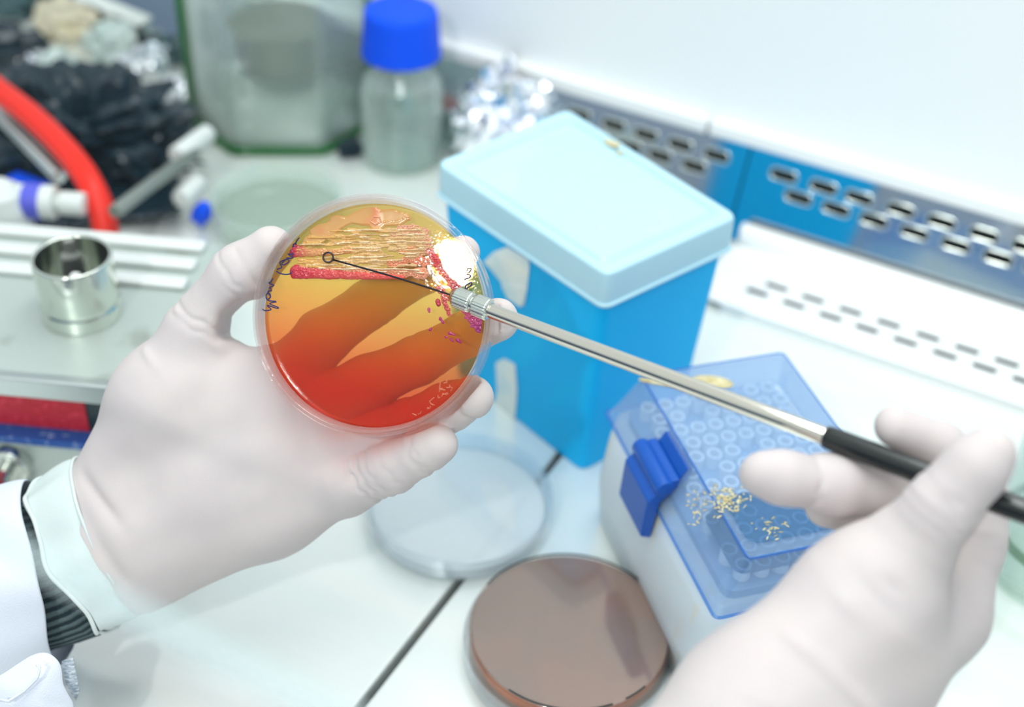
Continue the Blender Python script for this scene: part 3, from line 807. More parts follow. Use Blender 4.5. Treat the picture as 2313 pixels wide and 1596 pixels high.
# crowded pink growth down the right
stroke([(1000, 262), (1090, 268), (1150, 285), (1165, 335)], .0014, .0018, .0008, (222, 160, 132), .95, .8, .8)
stroke([(960, 300), (1080, 310), (1150, 330)], .0013, .0016, .0007, (216, 170, 130), .93, .8, .8)
stroke([(1000, 400), (1100, 390), (1170, 400)], .0016, .0018, .0007, (222, 160, 118), .9, .8, .9, .2)
stroke([(940, 480), (1060, 455), (1180, 470), (1230, 480)], .0015, .0015, .0007, (226, 140, 108), .9, .8, .9, .25)
stroke([(1150, 330), (1180, 400), (1215, 460), (1260, 530), (1310, 590), (1350, 640), (1400, 720)], .0013, .0018, .0010, lambda t, b_: mixc((220, 142, 128), (204, 96, 108), t), .96, .6, .9)
stroke([(1215, 440), (1235, 470), (1222, 490)], .0013, .0009, .0012, (214, 82, 92), .96, .4, .6)
stroke([(1400, 720), (1440, 790), (1480, 850), (1518, 878)], .0026, .0020, .0009, lambda t, b_: mixc((204, 88, 112), (168, 48, 128), t), .96, .6, .7)
stroke([(1245, 640), (1280, 690), (1330, 700)], .0014, .0012, .0009, (214, 120, 108), .95, .8, .9)
stroke([(1262, 650), (1275, 720), (1300, 770), (1305, 795)], .0009, .0010, .0009, (206, 92, 92), .95, .6, .9)
stroke([(1235, 715), (1240, 735)], .0009, .0008, .0010, (190, 50, 78), .96, .3, .3)
stroke([(1180, 520), (1190, 545)], .0006, .0005, .0010, (250, 236, 228), 1, .4, 0)
stroke([(1230, 565), (1245, 590)], .0004, .0005, .0010, (250, 232, 222), 1, .4, 0)
for (a, b_, w) in [((1178, 765), (1184, 782), .0006), ((1250, 822), (1268, 850), .0008), ((1310, 915), (1342, 925), .0005), ((1362, 960), (1376, 972), .0007), ((1318, 952), (1330, 966), .0005), ((1285, 938), (1296, 942), .0004), ((1188, 895), (1196, 882), .0005)]:
    stroke([a, b_], w, w * .5, .0004, (168, 26, 108), .9, .8, 0)
# condensation-like ridges of growth by the lower right rim
for k in range(16):
    r_ = np.random.default_rng(50 + k); x = 1130 + 190 * r_.random(); y = 1420 - (x - 1130) * .95 + r_.normal() * 22
    a = r_.random() * 6; L_ = 10 + 26 * r_.random()
    stroke([(x, y), (x + L_ * cos(a), y + L_ * sin(a)), (x + 1.6 * L_ * cos(a + .9), y + 1.6 * L_ * sin(a + .9))], .00022, .0002, .0005, (232, 150, 120), .45, .6, 0)
inside = (GX ** 2 + GY ** 2) < .0408 ** 2
act = (HF > 1e-6) & inside
vi = -np.ones(HF.shape, int); keep = act.copy()
keep[1:, :] |= act[:-1, :]; keep[:-1, :] |= act[1:, :]; keep[:, 1:] |= act[:, :-1]; keep[:, :-1] |= act[:, 1:]
# spread pigment one cell outwards so borders keep the growth colour
for sh, ax in ((1, 0), (-1, 0), (1, 1), (-1, 1)):
    s_ = np.roll(act, sh, ax); m = keep & ~act & s_ & (AL == 0)
    PG = np.where(m[..., None], np.roll(PG, sh, ax), PG); AL = np.where(m, np.roll(AL, sh, ax), AL)
vi[keep] = np.arange(keep.sum())
cells_ = keep[:-1, :-1] & keep[1:, :-1] & keep[:-1, 1:] & keep[1:, 1:] & (act[:-1, :-1] | act[1:, :-1] | act[:-1, 1:] | act[1:, 1:])
ci = np.argwhere(cells_)
Q = np.stack([vi[ci[:, 0], ci[:, 1]], vi[ci[:, 0] + 1, ci[:, 1]], vi[ci[:, 0] + 1, ci[:, 1] + 1], vi[ci[:, 0], ci[:, 1] + 1]], 1)
V = np.stack([GX[keep], GY[keep], ZA + .00006 + HF[keep]], 1)
me = bpy.data.meshes.new('streaked_growth')
me.vertices.add(len(V)); me.vertices.foreach_set('co', V.ravel())
me.loops.add(Q.size); me.loops.foreach_set('vertex_index', Q.ravel())
me.polygons.add(len(Q)); me.polygons.foreach_set('loop_start', np.arange(len(Q)) * 4); me.polygons.foreach_set('loop_total', np.full(len(Q), 4))
me.update(calc_edges=True)
at = me.color_attributes.new('pigment', 'FLOAT_COLOR', 'POINT')
at.data.foreach_set('color', np.concatenate([PG[keep], AL[keep][:, None]], 1).astype(np.float32).ravel())
o = link(me, 'streaked_growth', MAT['colony'], dish); o['label'] = 'tan and pink streaks of bacterial growth'

# handwriting on the underside
def ink(strokes, off, sc_, name):
    bm = bmesh.new()
    for s_ in strokes:
        pts = smoothpath([dish_pt(off[0] + x / sc_, off[1] + y / sc_, ZA + .0007) for x, y in s_], 5)
        add_tube(bm, pts, .00026, 6)
    o = from_bm(bm, name, MAT['ink'], dish)
    return o
ink([[(135, 1475), (170, 1495), (240, 1482), (196, 1432), (310, 1468), (322, 1455), (225, 1412), (305, 1390)],
     [(300, 1385), (205, 1372), (180, 1315), (215, 1285), (235, 1330), (205, 1360)],
     [(235, 1330), (205, 1270), (245, 1255), (222, 1218)], [(222, 1218), (275, 1192), (215, 1165), (238, 1150), (262, 1110)],
     [(495, 1010), (485, 1045), (420, 1062), (350, 1048), (305, 1022)],
     [(310, 1000), (368, 975), (348, 915), (440, 880), (452, 910), (400, 945), (372, 930), (430, 872), (455, 860)],
     [(425, 865), (505, 862), (445, 815), (515, 822), (475, 775), (540, 775), (500, 725), (545, 730)],
     [(548, 740), (505, 712), (530, 690), (545, 700)], [(535, 690), (550, 655), (580, 620)]], (567, 420), 5.32, 'handwriting')
ink([[(1240, 300), (1250, 265), (1290, 268), (1280, 305), (1240, 330)], [(1235, 345), (1280, 355), (1275, 385), (1215, 405), (1200, 415)],
     [(1255, 470), (1295, 450), (1300, 480), (1250, 520), (1222, 545), (1225, 490), (1250, 475)], [(1222, 545), (1262, 562)]], (840, 560), 5.78, 'handwriting')

# ---------------------------------------------------------------- inoculating loop
A3 = P3(1104, 700, .4745); B3 = P3(1864, 985, .41); dr = (B3 - A3).normalized()
T3 = P3(1022, 667, .4800)
lp = empty('inoculating_loop', A3, label='steel inoculating loop with black handle and thin wire ring over the dish', cat='inoculating loop')
def rel(p): return Vector(p) - A3
bm = bmesh.new(); add_tube(bm, [rel(A3 - dr * .004), rel(A3), rel(A3 + (B3 - A3) * .5), rel(B3 + dr * .01)], [.00255, .00262, .0028, .0029], 32)
bevel(from_bm(bm, 'rod', MAT['rod'], lp), .0004)
E3 = A3 + dr * ((B3 - A3).length * 1.70)
bm = bmesh.new(); hl = (E3 - B3).length
prof = [(0, 0), (.0032, 0), (.0036, .0004), (.0037, .002), (.0038, hl * .5), (.0038, hl - .001), (.0032, hl), (0, hl)]
add_lathe(bm, prof, 32, mtx=Matrix.Translation(rel(B3)) @ dr.to_track_quat('Z', 'Y').to_matrix().to_4x4())
from_bm(bm, 'handle', MAT['black'], lp)
# knurled collet: two ribbed sleeves and a narrow nose
cq = (A3 - T3).normalized(); cl = (A3 - T3).length
def knurl(z0, z1, r, seg=96, ribs=24):
    bm = bmesh.new()
    def w(a, k): return 1 + (.05 * (1 if sin(a * ribs) > -.2 else -1.2) if 0 < k < 5 else 0)
    L_ = z1 - z0
    add_lathe(bm, [(0, z0), (r * .86, z0), (r, z0 + L_ * .12), (r, z0 + L_ * .5), (r, z1 - L_ * .12), (r * .86, z1), (0, z1)], seg, wob=w,
              mtx=Matrix.Translation(rel(T3)) @ cq.to_track_quat('Z', 'Y').to_matrix().to_4x4())
    return bm
from_bm(knurl(.0010, cl * .56, .0037), 'collet_jaw', MAT['chrome'], lp)
from_bm(knurl(cl * .60, cl * 1.03, .0039), 'collet_nut', MAT['chrome'], lp)
bm = bmesh.new(); add_lathe(bm, [(0, -.0006), (.0018, -.0006), (.0028, .0012), (.0030, cl * .5), (.0030, cl), (0, cl)], 32, mtx=Matrix.Translation(rel(T3)) @ cq.to_track_quat('Z', 'Y').to_matrix().to_4x4())
from_bm(bm, 'collet_nose', MAT['chrome'], lp)
rc = dish_pt(741, 581, ZA + .0016); rc = DMm @ rc
ru = (DMm.to_3x3() @ Vector((1, 0, 0))).normalized(); rv = (DMm.to_3x3() @ Vector((0, 1, 0))).normalized()
js = rc + ru * .0019 - rv * .0009
ringp = []
st = atan2(-.0009, .0019)
for i in range(33):
    a = st + 2 * pi * i / 32
    ringp.append(rc + (ru * cos(a) + rv * sin(a)) * .0019)
mid = js + (T3 - js) * .5 + rv * .0004
wire = smoothpath([T3 + (A3 - T3) * .3, T3, mid, js], 6)
bm = bmesh.new(); add_tube(bm, [rel(p) for p in wire], .00034, 8)
add_tube(bm, [rel(p) for p in ringp[:-1]], .00033, 8, closed=True)
from_bm(bm, 'wire_loop', MAT['wire'], lp)

# ---------------------------------------------------------------- hand that holds the loop
rh_root = empty('gloved_hand', P3(1960, 1400, .40), label='blurred gloved hand pinching the black handle of the inoculating loop', cat='hand')
def hd(s_):   # depth of the handle axis at parameter
    return .475 - .065 * s_
BACK = [
    [(1590, 1790, .37, 215), (1720, 1620, .385, 195), (1965, 1345, .392, 150), (2055, 1235, .388, 96)],
    [(1800, 1680, .39, 190), (1950, 1530, .40, 140), (2120, 1375, .408, 104)],
    [(1760, 1600, .40, 170), (2010, 1420, .415, 120)],
]
RTH = [(2040, 1255, .387, 98), (2125, 1143, .3795, 73, ringset(-.35, -.12, .1, .3, amp=.0006, w=.0007)), (2205, 1056, .3765, 66), (2236, 1022, .3765, 56)]
RIX = [(2118, 1380, .409, 106), (2192, 1215, .411, 76, ringset(-.2, -.05, .12, amp=.0006, w=.0007)), (2212, 1130, .411, 62), (2130, 1010, .407, 50), (2022, 963, .405, 47)]
RMD = [(2060, 1390, .425, 95), (2110, 1190, .424, 74), (2020, 1105, .417, 68), (1880, 1095, .409, 68, ringset(.5, amp=.0006)), (1765, 1078, .403, 56), (1722, 1070, .402, 50)]
RRG = [(2000, 1400, .435, 90), (2050, 1215, .437, 66), (1960, 1150, .432, 62), (1868, 1142, .424, 52)]
allp = [p for c_ in BACK + [RTH, RIX, RMD, RRG] for p in c_]
lo, hi = bbox(allp, .004); fd = Field(lo, hi, .00092)
D = None
for c_ in BACK:
    d = chain(fd, c_, .010); D = d if D is None else smin(D, d, .014)
fing = None
for c_ in (RIX, RMD, RRG):
    d = chain(fd, c_, .004); fing = d if fing is None else smin(fing, d, .0008)
D = smin(D, fing, .007)
D = smin(D, chain(fd, RTH, .006), .0035)
D = D + wrinkle(fd, .00010, 110, 13)
for k in range(9):
    y = 1080 + 22 * k
    D = D + crease(fd, campt(2075 + 6 * k - 12 * k, y + 10, .365), campt(2165 - 4 * k, y + 75, .37), .0011, .0014)
for k in range(6):
    D = D + crease(fd, campt(1760 + 30 * k, 1420 + 25 * k, .37), campt(1880 + 25 * k, 1500 + 30 * k, .37), -.0011, .0020)
for (a, b_, amp, w) in [((1990, 1300, .37), (2090, 1400, .385), .0012, .0018), ((2075, 1255, .375), (2110, 1330, .385), .0012, .0016), ((2160, 1230, .39), (2265, 1225, .39), .0008, .0012),
                        ((2150, 1260, .39), (2262, 1262, .39), .0008, .0012), ((1880, 1330, .37), (2010, 1480, .38), -.0010, .0020), ((1930, 1290, .37), (2050, 1440, .38), .0010, .0020), ((1600, 1560, .35), (1800, 1650, .36), .0012, .0022)]:
    D = D + crease(fd, campt(*a), campt(*b_), amp, w)
D = D + crease(fd, campt(2100, 1245, .385), campt(2235, 1135, .385), .0016, .0018)
# the grip closes round the handle
a3, b3 = w2c(B3), w2c(E3)
D = np.maximum(D, -(fd.cone(a3, b3, .0037, .0037)))
hand_mesh(D, fd, 'glove', MAT['glove'], rh_root)
del D, fing, d

sleeve([(1600, 1780, .368, 212, .0265, 50, 0), (1575, 1812, .367, 228, .0290, 50, 6), (1530, 1865, .365, 232, .0300, 50, 10), (1480, 1925, .363, 230, .0300, 50, 12)],
       'glove_cuff', MAT['cuff'], rh_root, wob=wcuff)
sleeve([(1515, 1890, .364, 250, .032, 50, 0), (1470, 1945, .362, 285, .037, 50, 6), (1380, 2050, .358, 300, .039, 50, 6), (1250, 2200, .352, 310, .040, 50, 6), (1100, 2380, .345, 320, .041, 50, 6)],
       'coat_sleeve', MAT['coat'], rh_root, wob=wsl, thick=.0012)
# ---------------------------------------------------------------- dishes on the worktop
def petri(center, r_base, r_lid, hgt):
    pass
c0 = PZ(1037, 1112, .016)
dd = empty('petri_dish', (c0.x, c0.y, 0), label='clear empty-looking petri dish of pale jelly lying across the worktop seam', cat='petri dish')
bm = bmesh.new(); add_lathe(bm, [(0, .0006), (.0436, .0006), (.0440, .0012), (.0442, .0138), (.0434, .0138), (.0430, .0018), (0, .0018)], 96)
from_bm(bm, 'dish_base', MAT['dishclear'], dd)
bm = bmesh.new(); add_lathe(bm, [(.0463, .0040), (.0466, .0045), (.0466, .0152), (.0458, .0160), (0, .0160), (0, .0150), (.0450, .0150), (.0456, .0144), (.0457, .0040)], 96)
from_bm(bm, 'dish_lid', MAT['dishclear'], dd)
bm = bmesh.new(); add_lathe(bm, [(0, .0019), (.0428, .0019), (.0430, .0068), (.041, .0062), (0, .0062)], 96)
from_bm(bm, 'agar', MAT['pale_agar'], dd)
c1 = PZ(1287, 1418, .018)
bd = empty('petri_dish', (c1.x, c1.y, 0), label='upturned petri dish of glossy brown agar in front of the blue tip box', cat='petri dish')
bm = bmesh.new(); add_lathe(bm, [(0, .0004), (.0462, .0004), (.0468, .0010), (.0470, .0120), (.0463, .0120), (.0460, .0016), (0, .0016)], 128)
from_bm(bm, 'dish_lid', MAT['dishclear'], bd)
bm = bmesh.new(); add_lathe(bm, [(.0446, .0020), (.0448, .0172), (.0440, .0184), (.0436, .0184), (0, .0184), (0, .0176), (.0432, .0176), (.0438, .0170), (.0439, .0020)], 128)
from_bm(bm, 'dish_base', clear('brown_dish_shell', (.96, .92, .90), (.55, .36, .26), .4, .13, .04, .2), bd)
bm = bmesh.new(); add_lathe(bm, [(0, .0174), (.0428, .0174), (.0434, .0168)], 128); from_bm(bm, 'agar', MAT['brown'], bd)
bm = bmesh.new(); add_lathe(bm, [(.0434, .0168), (.0434, .0110), (.0425, .0100), (0, .0100)], 128); o = from_bm(bm, 'agar_edge', MAT['brown_side'], bd)
bm = bmesh.new()
for a0, a1, r_ in ((-2.2, -1.15, .0436), (-1.0, -.75, .0436), (.35, 2.6, .0437)):
    add_tube(bm, [(r_ * cos(a0 + (a1 - a0) * i / 24 + radians(27)), r_ * sin(a0 + (a1 - a0) * i / 24 + radians(27)), .0186) for i in range(25)], .0004, 6)
from_bm(bm, 'base_ridge', MAT['gapdark'], bd)

# ---------------------------------------------------------------- blue storage box
F0, L0, B0, R0 = [Vector((p[0], p[1])) for p in ((-.1885, .4583), (-.3056, .5019), (-.2755, .5892), (-.1560, .5377))]
ctr = (F0 + L0 + B0 + R0) / 4
bb = empty('storage_box', (ctr.x, ctr.y, 0), label='bright blue plastic box with frosted pale blue lid and torn tape on its side', cat='box')
def boxloop(s, z, r, seg=4):
    return [Vector((p.x, p.y, z)) for p in rounded_poly([(q - ctr) * s for q in (F0, R0, B0, L0)], r, seg)]
bm = bmesh.new(); loft(bm, [boxloop(.845, 0.0, .006), boxloop(.85, .001, .006), boxloop(.955, .112, .006), boxloop(.955, .126, .006)])
from_bm(bm, 'box_body', MAT['blue'], bb, smooth=True).modifiers.new('w', 'WEIGHTED_NORMAL')
bm = bmesh.new(); loft(bm, [boxloop(1.0, .114, .005), boxloop(1.0, .131, .005), boxloop(.985, .133, .005), boxloop(.90, .133, .004), boxloop(.88, .1305, .004), boxloop(.85, .1305, .004), boxloop(.83, .1325, .004), boxloop(.80, .1325, .004)], cap0=False)
o = from_bm(bm, 'box_lid', MAT['boxlid'], bb); solid(o, .0010, -1); o.modifiers.new('w', 'WEIGHTED_NORMAL')
bm = bmesh.new()
add_tube(bm, boxloop(1.004, .1145, .005), .0011, 6, closed=True); from_bm(bm, 'lid_rim', MAT['boxlid'], bb)
# tape scraps on the left-front face
def facept(px, py, off=.0006):
    a = Vector((*(F0 - ctr) * .85, 0)); b_ = Vector((*(L0 - ctr) * .85, 0)); c_ = Vector((*(F0 - ctr) * .955, .112))
    nrm = (b_ - a).cross(c_ - a).normalized()
    if nrm.dot(Vector((-.5, -1, 0))) < 0: nrm = -nrm
    base = Vector((ctr.x, ctr.y, 0)); o3 = Vector(O) - base; r = Vector(ray(px, py)); t = (a - o3).dot(nrm) / r.dot(nrm)
    return o3 + r * t + nrm * off
def patch(pts, name, mat, parent, f, thick=.0004):
    bm = bmesh.new(); bm.faces.new([bm.verts.new(f(*p)) for p in pts]); bmesh.ops.triangulate(bm, faces=bm.faces[:])
    o = from_bm(bm, name, mat, parent, smooth=False); solid(o, thick, 0); return o
patch([(1095, 590), (1118, 567), (1148, 556), (1195, 585), (1198, 600), (1192, 655), (1185, 690), (1168, 660), (1138, 640), (1135, 612), (1110, 606)], 'torn_tape', MAT['paper'], bb, facept)
patch([(1135, 640), (1195, 648), (1180, 692), (1150, 672)], 'torn_tape', MAT['paper'], bb, lambda x, y: facept(x, y, .0010))
patch([(1122, 818), (1140, 808), (1165, 822), (1170, 880), (1165, 940), (1135, 950), (1115, 925), (1125, 880)], 'torn_tape', MAT['paper'], bb, facept)
bm = bmesh.new()
for cx, cy, r_ in ((1385, 325, .004), (1372, 318, .0025), (1400, 345, .0022)):
    q = PZ(cx, cy, .1335) - Vector((ctr.x, ctr.y, 0))
    s_ = bmesh.ops.create_icosphere(bm, subdivisions=2, radius=1)
    bmesh.ops.transform(bm, matrix=Matrix.Translation(q) @ Matrix.Diagonal((r_, r_ * .7, .0006, 1)), verts=s_['verts'])
from_bm(bm, 'residue', MAT['scab'], bb)

# ---------------------------------------------------------------- pipette tip box with latch
uu = Vector((.70, .714, 0)); vv = Vector((.714, -.70, 0))
A0 = Vector((-.1755, .4465, 0))
Wd, Ln = .088, .128
tb = empty('tip_box', A0 + uu * Wd / 2 + vv * Ln / 2, label='pipette tip box with translucent blue hinged lid and dark blue latch beside the brown dish', cat='tip box')
def tbl(u0, u1, v0, v1, z, r, seg=5):
    pts = [uu * (a - Wd / 2) + vv * (b_ - Ln / 2) for a, b_ in ((u0, v0), (u1, v0), (u1, v1), (u0, v1))]
    return [Vector((p.x, p.y, z)) for p in rounded_poly(pts, r, seg)]
def TL(u, v, z): p = uu * (u - Wd / 2) + vv * (v - Ln / 2); return Vector((p.x, p.y, z))
bm = bmesh.new()
loft(bm, [tbl(.002, Wd - .004, .002, Ln - .004, 0, .016), tbl(-.003, Wd + .001, -.003, Ln + .001, .004, .018), tbl(-.005, Wd + .002, -.004, Ln + .002, .028, .018), tbl(-.002, Wd, -.001, Ln, .055, .014), tbl(.001, Wd - .001, .001, Ln - .001, .066, .010)])
o = from_bm(bm, 'box_base', MAT['frost'], tb); o['label'] = 'frosted white base with yellow stains'
# rack deck with tips under the lid
bm = bmesh.new(); loft(bm, [tbl(.006, Wd - .006, .006, Ln - .006, .064, .006), tbl(.006, Wd - .006, .006, Ln - .006, .0705, .006)])
from_bm(bm, 'rack_deck', pbr('rack_deck_plastic', (150, 180, 212), .45), tb, smooth=False)
bm = bmesh.new()
for i in range(8):
    for j in range(12):
        if (i + j * 3) % 11 == 5: continue
        cu, cv = .0135 + i * .0087 + (.0022 if j % 2 else 0), .0135 + j * .0092
        add_lathe(bm, [(.0037, .0706), (.0037, .0775), (.0031, .0778), (.0025, .0775), (.0022, .0710)], 12, mtx=Matrix.Translation(TL(cu, cv, 0)))
o = from_bm(bm, 'tips', pbr('tip_plastic', (236, 244, 252), .35), tb); o['kind'] = 'stuff'
# lid: flared skirt, bevelled shoulder, flat top
bm = bmesh.new()
loft(bm, [tbl(-.001, Wd + .001, -.001, Ln + .001, .0655, .003), tbl(.001, Wd - .001, .001, Ln - .001, .070, .003), tbl(.012, Wd - .004, .005, Ln - .005, .090, .003)], cap0=False)
o = from_bm(bm, 'hinged_lid', MAT['tiplid'], tb, smooth=False); solid(o, .0011, -1)
bm = bmesh.new(); add_tube(bm, tbl(.012, Wd - .004, .005, Ln - .005, .0898, .003), .0006, 6, closed=True); add_tube(bm, tbl(-.0015, Wd + .0015, -.0015, Ln + .0015, .0655, .003), .0007, 6, closed=True)
from_bm(bm, 'lid_edge', MAT['tiplid_edge'], tb)
# raised well at the front of the lid
bm = bmesh.new(); loft(bm, [tbl(.010, .060, .084, .120, .0775, .006), tbl(.016, .056, .088, .116, .0902, .006)])
o = from_bm(bm, 'lid_recess', MAT['lidwell'], tb, smooth=False)
# latch
def lpt(v, u, z): return TL(u, v, z)
lat = bmesh.new()
v0, v1 = .040, .068
loft(lat, [[lpt(v, u, z) for u, z in ((-.0035, .050), (-.0085, .052), (-.0075, .0735), (.003, .0835), (.0065, .0835), (.006, .079), (-.0015, .071))] for v in (v0, v1)])
o = bevel(from_bm(lat, 'latch', MAT['latch'], tb, smooth=False), .0008)
bm = bmesh.new(); add_tube(bm, [lpt(v0 - .001, -.0005, .0795), lpt(v1 + .001, -.0005, .0795)], .0042, 20)
bevel(from_bm(bm, 'latch_barrel', MAT['latch'], o), .0008)
bm = bmesh.new(); loft(bm, [[lpt(v, u, z) for u, z in ((.005, .079), (.010, .087), (.0125, .087), (.0125, .0835), (.009, .079))] for v in (v0 + .001, v1 - .002)])
from_bm(bm, 'latch_hinge', MAT['latch'], o, smooth=False)
# dried crust on the lid
bm = bmesh.new(); r_ = random.Random(5)
def scab(px, py, z, sx, sy, n_, s0):
    for _ in range(n_):
        q = PZ(px + r_.gauss(0, sx), py + r_.gauss(0, sy), z) - tb.location
        s_ = bmesh.ops.create_icosphere(bm, subdivisions=1, radius=1); a = r_.random() * 3
        bmesh.ops.transform(bm, matrix=Matrix.Translation(q) @ Matrix.Rotation(a, 4, 'Z') @ Matrix.Diagonal((s0 * (.5 + r_.random()), s0 * .35 * (.5 + r_.random()), .00025, 1)), verts=s_['verts'])
scab(1640, 1130, .0903, 22, 14, 110, .0012); scab(1745, 1190, .0903, 18, 16, 26, .0010); scab(1570, 1150, .0865, 10, 22, 26, .0010)
from_bm(bm, 'dried_crust', MAT['scab'], tb)
bm = bmesh.new()
for px, py, a_, b_ in ((1610, 862, .0095, .0045), (1490, 862, .010, .0022)):
    q = PZ(px, py, .0902) - tb.location
    s_ = bmesh.ops.create_icosphere(bm, subdivisions=3, radius=1)
    bmesh.ops.transform(bm, matrix=Matrix.Translation(q) @ Matrix.Rotation(.35, 4, 'Z') @ Matrix.Diagonal((a_, b_, .0009, 1)), verts=s_['verts'])
from_bm(bm, 'residue', MAT['scab'], tb)

# ---------------------------------------------------------------- burner stand at the left
ZS = .075
bl = PZ(0, 505, ZS); br = PZ(497, 548, ZS); flp = PZ(0, 848, ZS)
ux = (br - bl).normalized(); uy = Vector((-ux.y, ux.x, 0))
dep = (bl - flp).dot(uy)
org = br - uy * dep                # front right corner
st = empty('burner_stand', Vector((org.x, org.y, 0)), atan2(ux.y, ux.x), label='stained steel stand with ribbed top and red front tag carrying the burner', cat='stand')
WS = .26
def sb(name, x0, x1, y0, y1, z0, z1, mat, bv=.0015, par=st):
    bm = bmesh.new(); add_box(bm, ((x0 + x1) / 2, (y0 + y1) / 2, (z0 + z1) / 2), (x1 - x0, y1 - y0, z1 - z0)); return bevel(from_bm(bm, name, mat, par, smooth=False), bv)
sb('stand_top', -WS, 0, 0, dep, ZS - .003, ZS, MAT['steelflat'])
sb('front_lip', -WS, .0005, -.003, .003, ZS - .010, ZS + .0015, MAT['steel'], .0012)
for k in range(3):
    sb('rib', -WS, -.006, dep - .012 - k * .0170, dep - .003 - k * .0170, ZS, ZS + .0035, MAT['ribsteel'], .0017)
sb('recess_panel', -WS, -.004, .012, .016, .034, ZS - .003, MAT['dark'], .0003)
sb('stand_body', -WS, -.004, .016, dep - .004, .0005, ZS - .0031, MAT['steelflat'])
sb('blue_strip', -WS, -.004, .002, .0125, .030, .034, MAT['bluestrip'], .0005)
sb('front_plate', -WS, -.004, .003, .012, .0005, .0298, MAT['steelflat'])
def standx(px, py, yl_):     # local x,z of a pixel on the plane local y = yl_
    base = Vector((org.x, org.y, 0)); n_ = uy; o3 = Vector(O) - base; r = Vector(ray(px, py)); t = (n_ * yl_ - o3).dot(n_) / r.dot(n_); q = o3 + r * t
    return q.dot(ux), q.z
x1_, z1_ = standx(188, 898, .0115); x0_, z0_ = standx(0, 957, .0115)
sb('red_tag', min(x0_, x1_) - .01, max(x0_, x1_), .0108, .012, max(min(z0_, z1_), .0345), max(z0_, z1_), MAT['redtag'], .0002)
kx, kz = standx(22, 1048, 0)
bm = bmesh.new()
add_lathe(bm, [(0, 0), (.010, 0), (.0105, .001), (.0105, .006), (.009, .008), (.0045, .008), (.0045, .018), (.0065, .019), (.0065, .027), (.005, .029), (0, .029)], 8 * 4, mtx=Matrix.Translation((kx, .003, kz)) @ Matrix.Rotation(pi / 2, 4, 'X'))
from_bm(bm, 'gas_knob', MAT['chrome'], st)
# burner cylinder
bt = PZ(161, 577, ZS + .034)
bn = empty('burner', Vector((bt.x, bt.y, ZS)), label='short open chromed burner cylinder with a small white nozzle inside, on the steel stand', cat='burner')
bm = bmesh.new(); R_ = .0188
add_lathe(bm, [(R_ - .0005, 0), (R_ + .0004, .0004), (R_ + .0004, .0075), (R_ - .0004, .0082), (R_ - .0004, .0088), (R_, .0096), (R_ + .0001, .033), (R_ - .0004, .034), (R_ - .0012, .034), (R_ - .0018, .0332), (R_ - .0022, .012), (R_ - .0025, .003), (0, .003)], 96)
from_bm(bm, 'burner_tube', MAT['chrome'], bn)
bm = bmesh.new(); add_lathe(bm, [(.0055, .003), (.005, .014), (.0028, .016), (.0026, .0225), (.0018, .0232), (.0012, .0225), (.0012, .018), (0, .018)], 32)
o = from_bm(bm, 'nozzle', MAT['whitepaint'], bn); o['label'] = 'small white nozzle'

# ---------------------------------------------------------------- glassware behind
def Zc(px, py, z): q = PZ(px, py, z); return Vector((q.x, q.y, 0))
# large jar: footprint from the green base edge
foot = [PZ(528, 352, 0), PZ(735, 352, 0), PZ(795, 268, 0)]
fc = (PZ(528, 352, 0) + PZ(735, 352, 0)) / 2; wx = (foot[1] - foot[0]).normalized(); wy = Vector((-wx.y, wx.x, 0))
JW = .128; fw = (foot[1] - foot[0]).length
jc = fc + wy * (JW / 2)
jar = empty('glass_jar', Vector((jc.x, jc.y, 0)), atan2(wx.y, wx.x), label='tall thick square glass jar with green edges behind the culture dish', cat='jar')
def jl(s, z, c_=None):
    c_ = (JW - fw) / 2 if c_ is None else c_
    w = JW / 2 * s; c2 = c_ * s
    pts = [(-w + c2, -w), (w - c2, -w), (w, -w + c2 * 1.3), (w, w - c2), (w - c2, w), (-w + c2, w), (-w, w - c2), (-w, -w + c2 * 1.3)]
    return [Vector((p.x, p.y, z)) for p in rounded_poly([Vector((a, b_)) for a, b_ in pts], .006, 4)]
bm = bmesh.new(); loft(bm, [jl(.96, .0005), jl(1, .005), jl(1, .10), jl(.99, .19)], cap1=False)
o = from_bm(bm, 'jar_wall', MAT['glass_body'], jar); solid(o, .0028, -1)
bm = bmesh.new(); add_tube(bm, jl(.985, .0036), .0036, 8, closed=True)
from_bm(bm, 'jar_base_edge', MAT['glass_green'], jar)
c2 = (JW - fw) / 2
for sx in (-1, 1):
    bm = bmesh.new(); x = sx * (JW / 2 - .0015)
    add_tube(bm, [(x, -JW / 2 + c2 * 1.3, .004), (x, -JW / 2 + c2 * 1.3, .19)], .0042 if sx < 0 else .0022, 8)
    from_bm(bm, 'jar_corner', MAT['glass_green'], jar)
bm = bmesh.new(); loft(bm, [jl(.93, .006), jl(.93, .024)]); o = from_bm(bm, 'jar_contents', clear('cloudy_liquid', (.78, .86, .82), (.74, .84, .79), .2, .1, .1, .3, haze=.55, tlw=.2), jar)
_q = PY(655, 100, jc.y) - jar.location; bm = bmesh.new(); add_lathe(bm, [(0, -.018), (.030, -.018), (.034, .012), (.036, .016), (.030, .018), (0, .018)], 32, mtx=Matrix.Translation((0, 0, _q.z))); 
from_bm(bm, 'jar_insert', pbr('dull_metal', (92, 94, 78), .35, .6, bump=.6, bscale=60), jar)
